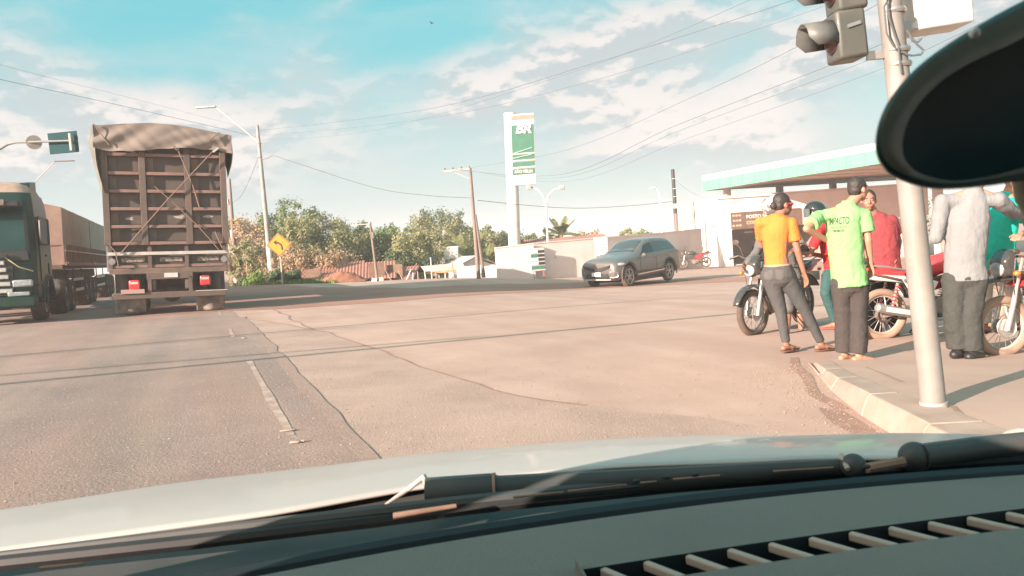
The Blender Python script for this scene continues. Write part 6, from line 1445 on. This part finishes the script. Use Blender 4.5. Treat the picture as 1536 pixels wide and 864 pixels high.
for i, (a_, b_, c_, lb) in enumerate((((840, 262, 30), (1010, 190, 24), (1260, 92, 18), 'uppermost of the close wires that rise behind the signal head'), ((845, 266, 30), (1014, 198, 24), (1270, 103, 18), 'middle one of the close wires that rise behind the signal head'), ((852, 272, 30), (1030, 208, 24), (1300, 112, 18), 'lowest of the close wires that rise behind the signal head'))):
    wire([((668, 253, 35), (680, 253, 35), (692, 254, 35))[i], a_, b_, c_, (1450 + i * 12, 10 + i * 12, 14)], (.011, .008, .007)[i], lb)
wire([(391, 240, 43), (402, 237, 42.5), (412, 234, 42), (440, 243, 41.2), (560, 281, 38), (640, 293, 36.5), (708, 297, 35)], .028, 'thick sagging cable between the pale lamp pole and the double legged pole')
wire([(708, 297, 35), (722, 301, 35.5), (850, 312, 40), (940, 309, 44), (1012, 302, 47)], .020, 'cable from the double legged pole to the dark pole')
wire([(389, 232, 43), (374, 270, 46), (360, 296, 48), (346, 304, 50)], .018, 'slack cable between the two pale poles at the left')
wire([(-120, 88, 20), (0, 119, 24), (180, 158, 32), (384, 205, 43)], .012, 'long wire over the grain truck to the pale lamp pole')
wire([(-120, 62, 20), (30, 105, 24), (200, 148, 33), (384, 196, 43)], .006, 'faint upper wire over the grain truck')
wire([(1012, 270, 47), (1040, 290, 48), (1080, 305, 47)], .010, 'short cable from the dark pole to the white building')
# wires behind the viewer; only their shadows show on the road
K = 6.0 / math.tan(SUN_EL)
for i, (A, B, r_, hh) in enumerate((((-5.46, 7.74), (3.85, 12.56), .055, 0), ((-7.22, 10.3), (5.7, 18.49), .048, 0), ((-5.9, 8.4), (-1.6, 10.1), .028, 0), ((-7.4, 10.0), (-3.4, 12.4), .025, 0))):
    A, B = Vector(A), Vector(B); d = B - A; P_ = []
    for k in range(25):
        t = -1.1 + (3.0 if i == 0 else 2.4) * k / 24
        if i > 1: t = max(-1.1, min(1.25, t))
        p_ = A + d * t; z0 = g(p_.x, p_.y); P_.append(Vector((p_.x - SDX * K, p_.y - SDY * K, z0 + 6.0)))
    P_ = [p_ for k, p_ in enumerate(P_) if k == 0 or (p_ - P_[k - 1]).length > .01]
    tag(MB().tube(P_, r_, 6).build('power_line', m_wire), ['wire behind the viewer that casts the nearest dark line over the road', 'wire behind the viewer that casts the farther dark line over the road', 'wire behind the viewer casting a faint line over the left lane', 'wire behind the viewer casting the faintest farther line over the left lane'][i], 'wire', 'overhead wires')
# bird
a = at(648, 35, 40); bd = empty('bird', a, R(40), 'tiny dark bird flying high in the blue part of the sky', 'bird', scale=.6); q = MB().sph((0, 0, 0), (.06, .17, .055), 10, 8); q.sph((0, .17, .02), (.04, .05, .04), 8, 6); q.add([(-.03, -.13, 0), (.03, -.13, 0), (.05, -.27, 0), (-.05, -.27, 0)], [(0, 1, 2, 3)]); o = q.build('body', m_blk, bd)
for s in (-1, 1): MB().add([(s * .03, .07, .02), (s * .03, -.07, .02), (s * .2, -.05, .14), (s * .24, .04, .15)], [(0, 1, 2, 3)]).build('wing', m_blk, bd)

# small bills pasted on the signal pole and rust at its clamps
for y, ang, w_, h_ in ((330, -1.9, .055, .09), (392, -1.3, .045, .06), (470, -1.7, .05, .045)):
    c_ = l(1335 + y * .107, y); q = MB(); q.grid(lambda u, v: tuple(c_ + Vector((math.cos(ang + (u - .5) * w_ / .07) * .0735, math.sin(ang + (u - .5) * w_ / .07) * .0735, (v - .5) * h_))), 5, 2)
    q.build('torn_bill', M('torn paper bill', (.40, .37, .32), .9, c2=(.24, .2, .17), ns=40), pr)
# ------------------------------------------------------------------ the car the picture is taken from (local: u right, v forward)
CR = R(8); oc = empty('own_car', (0, 0, 0), CR, 'pale car seen from inside, its bonnet, wiper, dashboard and mirror', 'car')
m_hood = M('pale silver car paint', (.44, .405, .37), .45, metal=.0, c2=(.40, .37, .34), ns=2, coat=.22, dust=.06, ds=5)
m_cowl = M('black cowl plastic', (.03, .042, .045), .55, c2=(.045, .055, .055), ns=6, dust=.10)
m_dash = M('grey dashboard', (.19, .18, .155), .75, c2=(.155, .148, .128), ns=2.5, bump=.5, bs=300, dust=.07, ds=2)
m_slat = M('tan vent slat', (.46, .36, .29), .6, c2=(.38, .30, .24), ns=9)
m_tan = M('tan glint and trim', (.34, .20, .14), .9, c2=(.2, .12, .085), ns=14)
m_void = M('dark slot', (.008, .014, .018), .6)
m_cab = M('dark cabin lining', (.10, .105, .10), .9)
def ip(tab, u):
    for a, b_ in zip(tab[:-1], tab[1:]):
        if a[0] <= u <= b_[0]:
            t = (u - a[0]) / (b_[0] - a[0]); t = t * t * (3 - 2 * t) * .35 + t * .65; return [p + (q_ - p) * t for p, q_ in zip(a[1:], b_[1:])]
    return list(tab[0][1:] if u < tab[0][0] else tab[-1][1:])
HF = [(-1.0, 1.32, .77), (-.80, 1.50, .765), (-.49, 1.68, .728), (-.05, 1.765, .70), (.42, 1.70, .70), (.86, 1.56, .692), (1.14, 1.43, .680), (1.34, 1.28, .66)]
HB = [(-1.0, 1.02, .83), (-.57, 1.07, .835), (-.24, 1.075, .838), (0, 1.11, .84), (.27, 1.10, .84), (.56, 1.03, .84), (.75, .985, .832), (1.34, .93, .80)]
def hood(u_, w):
    u = -1.0 + 2.34 * u_; (vf, zf), (vb, zb) = ip(HF, u), ip(HB, u)
    if w <= .8: s = w / .8; return (u, vb + (vf - vb) * s, zb + (zf - zb) * s ** 1.35 + .012 * math.sin(math.pi * s))
    s = (w - .8) / .2; return (u * (1 - .03 * s), vf + .13 * math.sin(s * 1.5), zf - .20 * (1 - math.cos(s * 1.5)) - .012 * s)
o = MB().grid(hood, 60, 40).build('hood', m_hood, oc, ang=180); so = o.modifiers.new('s', 'SOLIDIFY'); so.thickness = .004; so.offset = -1
for s, u in ((-1, -.9), (1, 1.22)):
    q = MB(); q.prism([(1.0, .2), (1.0, .80), (1.35, .74), (1.48, .55), (1.5, .2)], u - .05, u + .05, 'x'); q.build('fender', m_hood, oc, bev=.03)
MB().box((.17, 1.5, .42), (2.1, .5, .38)).build('front_bumper', m_hood, oc, bev=.08)
def cowl(u_, w):
    u = -1.0 + 2.34 * u_; vb, zb = ip(HB, u); va = vb + .03; v0 = .885 - .05 * ((u - .28) / .6) ** 2 if True else 0; v0 = max(.70, v0)
    return (u, v0 + (va - v0) * w, .832 - .020 * math.sin(w * 3.1) + .012 * (w < .03) - .004)
MB().grid(cowl, 60, 12).build('cowl', m_cowl, oc, ang=180)
LP = lambda x, y, z: (lambda v: (lambda t: Vector(((v.x * math.cos(CR) + v.y * math.sin(CR)) * t, (-v.x * math.sin(CR) + v.y * math.cos(CR)) * t, z)))((z - CAMZ) / v.z))(ray(x, y))
# wiper lying on the cowl
A, B = LP(640, 742, .852), LP(1260, 700, .856)
MB().tube([A, A.lerp(B, .16), A.lerp(B, .18), A.lerp(B, .5), B], [.024, .024, .020, .017, .011], 10, sx=.8, side=(0, 1, 0)).build('wiper_arm', m_cowl, oc)
MB().tube([A.lerp(B, .165) + Vector((0, 0, .0)), A.lerp(B, .172)], [.0252, .0252], 12, sx=.82, side=(0, 1, 0)).build('arm_seam', m_tan, oc)
h0, h1, h2, h3 = LP(578, 757, .835), LP(612, 734, .85), LP(636, 716, .872), LP(650, 748, .845)
MB().tube([h0, h1, h2, h3], [.002, .004, .005, .004], 8).build('wiper_hook', m_conc, oc)
MB().tube([LP(x, y, .840) for x, y in ((-160, 868), (0, 845), (300, 812), (560, 781), (700, 762), (1000, 730), (1330, 703), (1620, 680))], .010, 8).build('wiper_blade', m_blk, oc)
MB().tube([LP(x, y, .850) for x, y in ((-160, 850), (300, 797), (560, 768), (700, 752), (1000, 722), (1280, 700))], [.003, .007, .009, .009, .009, .006], 8).build('blade_holder', m_cowl, oc)
for x0_, y0_, x1_, y1_, r_ in ((590, 774, 684, 759, .0045), (770, 746, 845, 738, .0018), (852, 737, 940, 727, .0016), (955, 725, 985, 722, .0016), (1010, 719, 1080, 713, .0016), (1160, 707, 1250, 701, .0014), (60, 852, 125, 845, .002)):
    MB().tube([LP(x0_, y0_, .861), LP(x1_, y1_, .861)], [r_, r_ * .7], 6).build('cowl_glint', m_tan, oc, ang=80)  # tan strips stand in for copper reflections on the cowl
for px, py, r_ in ((1280, 698, .014), (1372, 685, .018)):
    c_ = LP(px, py, .86); q = MB().sph(c_, (r_ * 1.25, r_ * 1.1, r_ * 1.15), 18, 12); q.build('wiper_pivot', m_cowl, oc)
MB().tube([LP(1262, 682, .872), LP(1272, 704, .86)], .0035, 6).build('pivot_edge', m_slat, oc)
MB().tube([LP(1300, 702, .86), LP(1355, 692, .862)], .007, 8).build('pivot_link', m_tan, oc)
MB().tube([LP(1385, 684, .862), LP(1470, 672, .866), LP(1620, 655, .866)], [.017, .016, .014], 10).build('wiper_arm', m_cowl, oc)
for xs in ((1000, 716), (1043, 712), (955, 722), (1300, 700)): MB().sph(LP(xs[0], xs[1], .874), (.006, .004, .003), 8, 5).build('clip', m_void, oc)
# dashboard with its defroster slot
def dedge(u): return .882 - .10 * ((u - .28) / .75) ** 2
def dz(v): return .851
def dashf(u_, w): u = -.85 + 2.0 * u_; v1 = dedge(u); v0 = .747 - .03 * ((u - .4) / .6) ** 2; v = v0 + (v1 - v0) * w; return (u, v, dz(v) - .015 * max(0, w - .94) / .06)
MB().grid(dashf, 60, 16).build('dashboard_front', m_dash, oc, ang=180)
def dashr(u_, w): u = -.85 + 2.0 * u_; v1 = .700 - .03 * ((u - .4) / .6) ** 2; v = v1 - .35 * w; return (u, v, dz(v) - .30 * max(0, w - .5) ** 2)
MB().grid(dashr, 60, 16).build('dashboard_top', m_dash, oc, ang=180)
def fill(u_, w): u = -.85 + 1.0 * u_; v1 = .700 - .03 * ((u - .4) / .6) ** 2; v = v1 + .047 * w; return (u, v, dz(v))
MB().grid(fill, 20, 3).build('dashboard_infill', m_dash, oc, ang=180)
q = MB(); n = 24
for i in range(n + 1):
    u = .15 + 1.0 * i / n; v1 = .700 - .03 * ((u - .4) / .6) ** 2; z = dz(v1); q.v += [(u, v1, z), (u, v1 + .004, z - .035), (u, v1 + .043, z - .035), (u, v1 + .047, z)]
q.f = [(i * 4 + k, i * 4 + k + 1, i * 4 + k + 5, i * 4 + k + 4) for i in range(n) for k in range(3)]; q.build('vent_slot', m_void, oc)
MB().box((.151, .723, .847), (.002, .046, .03)).build('slot_end', m_dash, oc)
for i in range(18):
    u = .19 + .0475 * i; v1 = .700 - .03 * ((u - .4) / .6) ** 2; z = dz(v1) - .006
    a_, b_ = Vector((u - .012, v1 + .046, z)), Vector((u + .014, v1 + .001, z)); MB().bar(a_, b_, .0085, .010).build('vent_slat', m_slat, oc, bev=.002)
# windscreen edge seal
pts = [Vector((-.85 + 2.0 * i / 30, dedge(-.85 + 2.0 * i / 30) + .018, .842)) for i in range(31)]; MB().tube(pts, .014, 8, side=(0, 1, 0)).build('windscreen_seal', m_void, oc)
# interior mirror
inv = Matrix.Rotation(-CR, 4, 'Z')
mr = empty('interior_mirror', (0, 0, 0)); mr.parent = oc
OUT = [(1312, 222), (1317, 184), (1336, 145), (1372, 103), (1420, 66), (1480, 29), (1540, -3), (1620, -42), (1700, -66), (1780, -60), (1830, -10), (1838, 60), (1815, 130), (1760, 190), (1690, 232), (1610, 257), (1530, 272), (1455, 282), (1395, 283), (1345, 268), (1321, 248)]
O3 = [inv @ at(x, y, .42 + (x - 1312) * .00007) for x, y in OUT]; n = len(O3); O4 = []
for i in range(n):
    for k in range(4):
        t = k / 4; p0, p1, p2, p3 = O3[i - 1], O3[i], O3[(i + 1) % n], O3[(i + 2) % n]
        O4.append(.5 * ((2 * p1) + (p2 - p0) * t + (2 * p0 - 5 * p1 + 4 * p2 - p3) * t * t + (3 * p1 - p0 - 3 * p2 + p3) * t ** 3))
cen = sum(O4, Vector()) / len(O4); bk = (inv @ Vector((math.sin(R(31)), math.cos(R(31)), 0)))
def mring(ins, dep, sh=Vector((0, 0, 0))):
    out = []
    for p_ in O4:
        d_ = cen - p_; L_ = d_.length; out.append(tuple(p_ + d_ * (ins / L_ if ins < .5 * L_ else .5) + bk * dep + sh))
    return out
def ringloft(rs, nm, mt, cap=True, caplast=True):
    q = MB(); n = len(rs[0])
    for r_ in rs: q.v += r_
    q.f = [(i * n + k, i * n + (k + 1) % n, (i + 1) * n + (k + 1) % n, (i + 1) * n + k) for i in range(len(rs) - 1) for k in range(n)]
    if cap: q.f.append(tuple(range(n)))
    if caplast: q.f.append(tuple(range((len(rs) - 1) * n, len(rs) * n)))
    return q.build(nm, mt, mr, ang=60)
off = (inv @ (RT * .004 - UP * .005))
m_mc = M('dark teal mirror case', (.03, .075, .075), .4, c2=(.02, .055, .055), ns=3, coat=.2)
ringloft([mring(.0045, -.006), mring(.0012, -.0035), mring(0, .002), mring(.002, .014), mring(.010, .026), mring(.022, .032)], 'mirror_case', m_mc, cap=False)
ringloft([mring(.0045, -.006), mring(.008, -.0075, off * .4), mring(.014, -.006, off)], 'mirror_rim', M('grey green mirror rim', (.20, .23, .19), .4, coat=.25, c2=(.14, .165, .14), ns=20), cap=False, caplast=False)
ringloft([mring(.0138, -.0055, off), mring(.0145, -.0045, off)], 'mirror_glass', M('dark mirror glass', (.006, .022, .026), .5, c2=(.01, .03, .034), ns=10, spec=.1), cap=False, caplast=True)
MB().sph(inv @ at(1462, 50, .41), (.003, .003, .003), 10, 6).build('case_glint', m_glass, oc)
P5 = [inv @ at(1532, 235, .46), inv @ at(1548, 290, .46), inv @ at(1590, 350, .46)]; MB().tube(P5, [.007, .010, .012], 10).build('mirror_strap', M('olive brown strap', (.34, .27, .18), .8), oc)
# shell of the cabin round the viewer
MB().box((.17, -.55, 1.46), (1.3, 1.7, .04)).build('roof', m_hood, oc, bev=.02)
MB().box((.17, -.55, 1.43), (1.28, 1.68, .02)).build('roof_lining', m_cab, oc)
MB().box((.17, -1.45, 1.0), (1.7, .06, .95)).build('rear_wall', m_cab, oc)
for s, u in ((-1, -.80), (1, 1.14)):
    MB().box((u, -.28, .62), (.06, 2.3, .50)).build('door', m_hood, oc, bev=.02)
    MB().bar((u, .80, .86), (u - s * .13, .28, 1.45), .05, .06).build('pillar', m_cab, oc)
    MB().bar((u - s * .05, -.35, .86), (u - s * .13, -.35, 1.45), .12, .04).build('pillar', m_cab, oc)
MB().add([(-.80, .62, .86), (-.80, -1.42, .86), (-.68, -1.42, 1.45), (-.68, .30, 1.45)], [(0, 1, 2, 3)]).build('sun_block_panel', m_void, oc)  # unseen opaque panel, added and sized to keep sun off the dashboard
MB().box((.17, -.3, .30), (1.85, 2.2, .05)).build('cabin_floor', m_cab, oc)
for u in (-.2, .6):
    MB().box((u, -.25, .55), (.5, .5, .22)).build('seat', m_cab, oc, bev=.05); MB().box((u, -.52, .90), (.5, .14, .55)).build('seat_back', m_cab, oc, bev=.05)

# ------------------------------------------------------------------ dusty air
hz = MB().box((0, 0, 4.5), (3230, 3230, 21)).build('haze', None, smooth=False); tag(hz, kind='stuff')
hm = bpy.data.materials.new('dusty air'); hm.use_nodes = True; t = hm.node_tree; t.nodes.remove(t.nodes['Principled BSDF'])
v_ = t.nodes.new('ShaderNodeVolumePrincipled'); v_.inputs['Color'].default_value = (.93, .92, .92, 1); v_.inputs['Density'].default_value = .0019; v_.inputs['Anisotropy'].default_value = 0
t.links.new(v_.outputs[0], t.nodes['Material Output'].inputs['Volume']); hz.data.materials.append(hm)
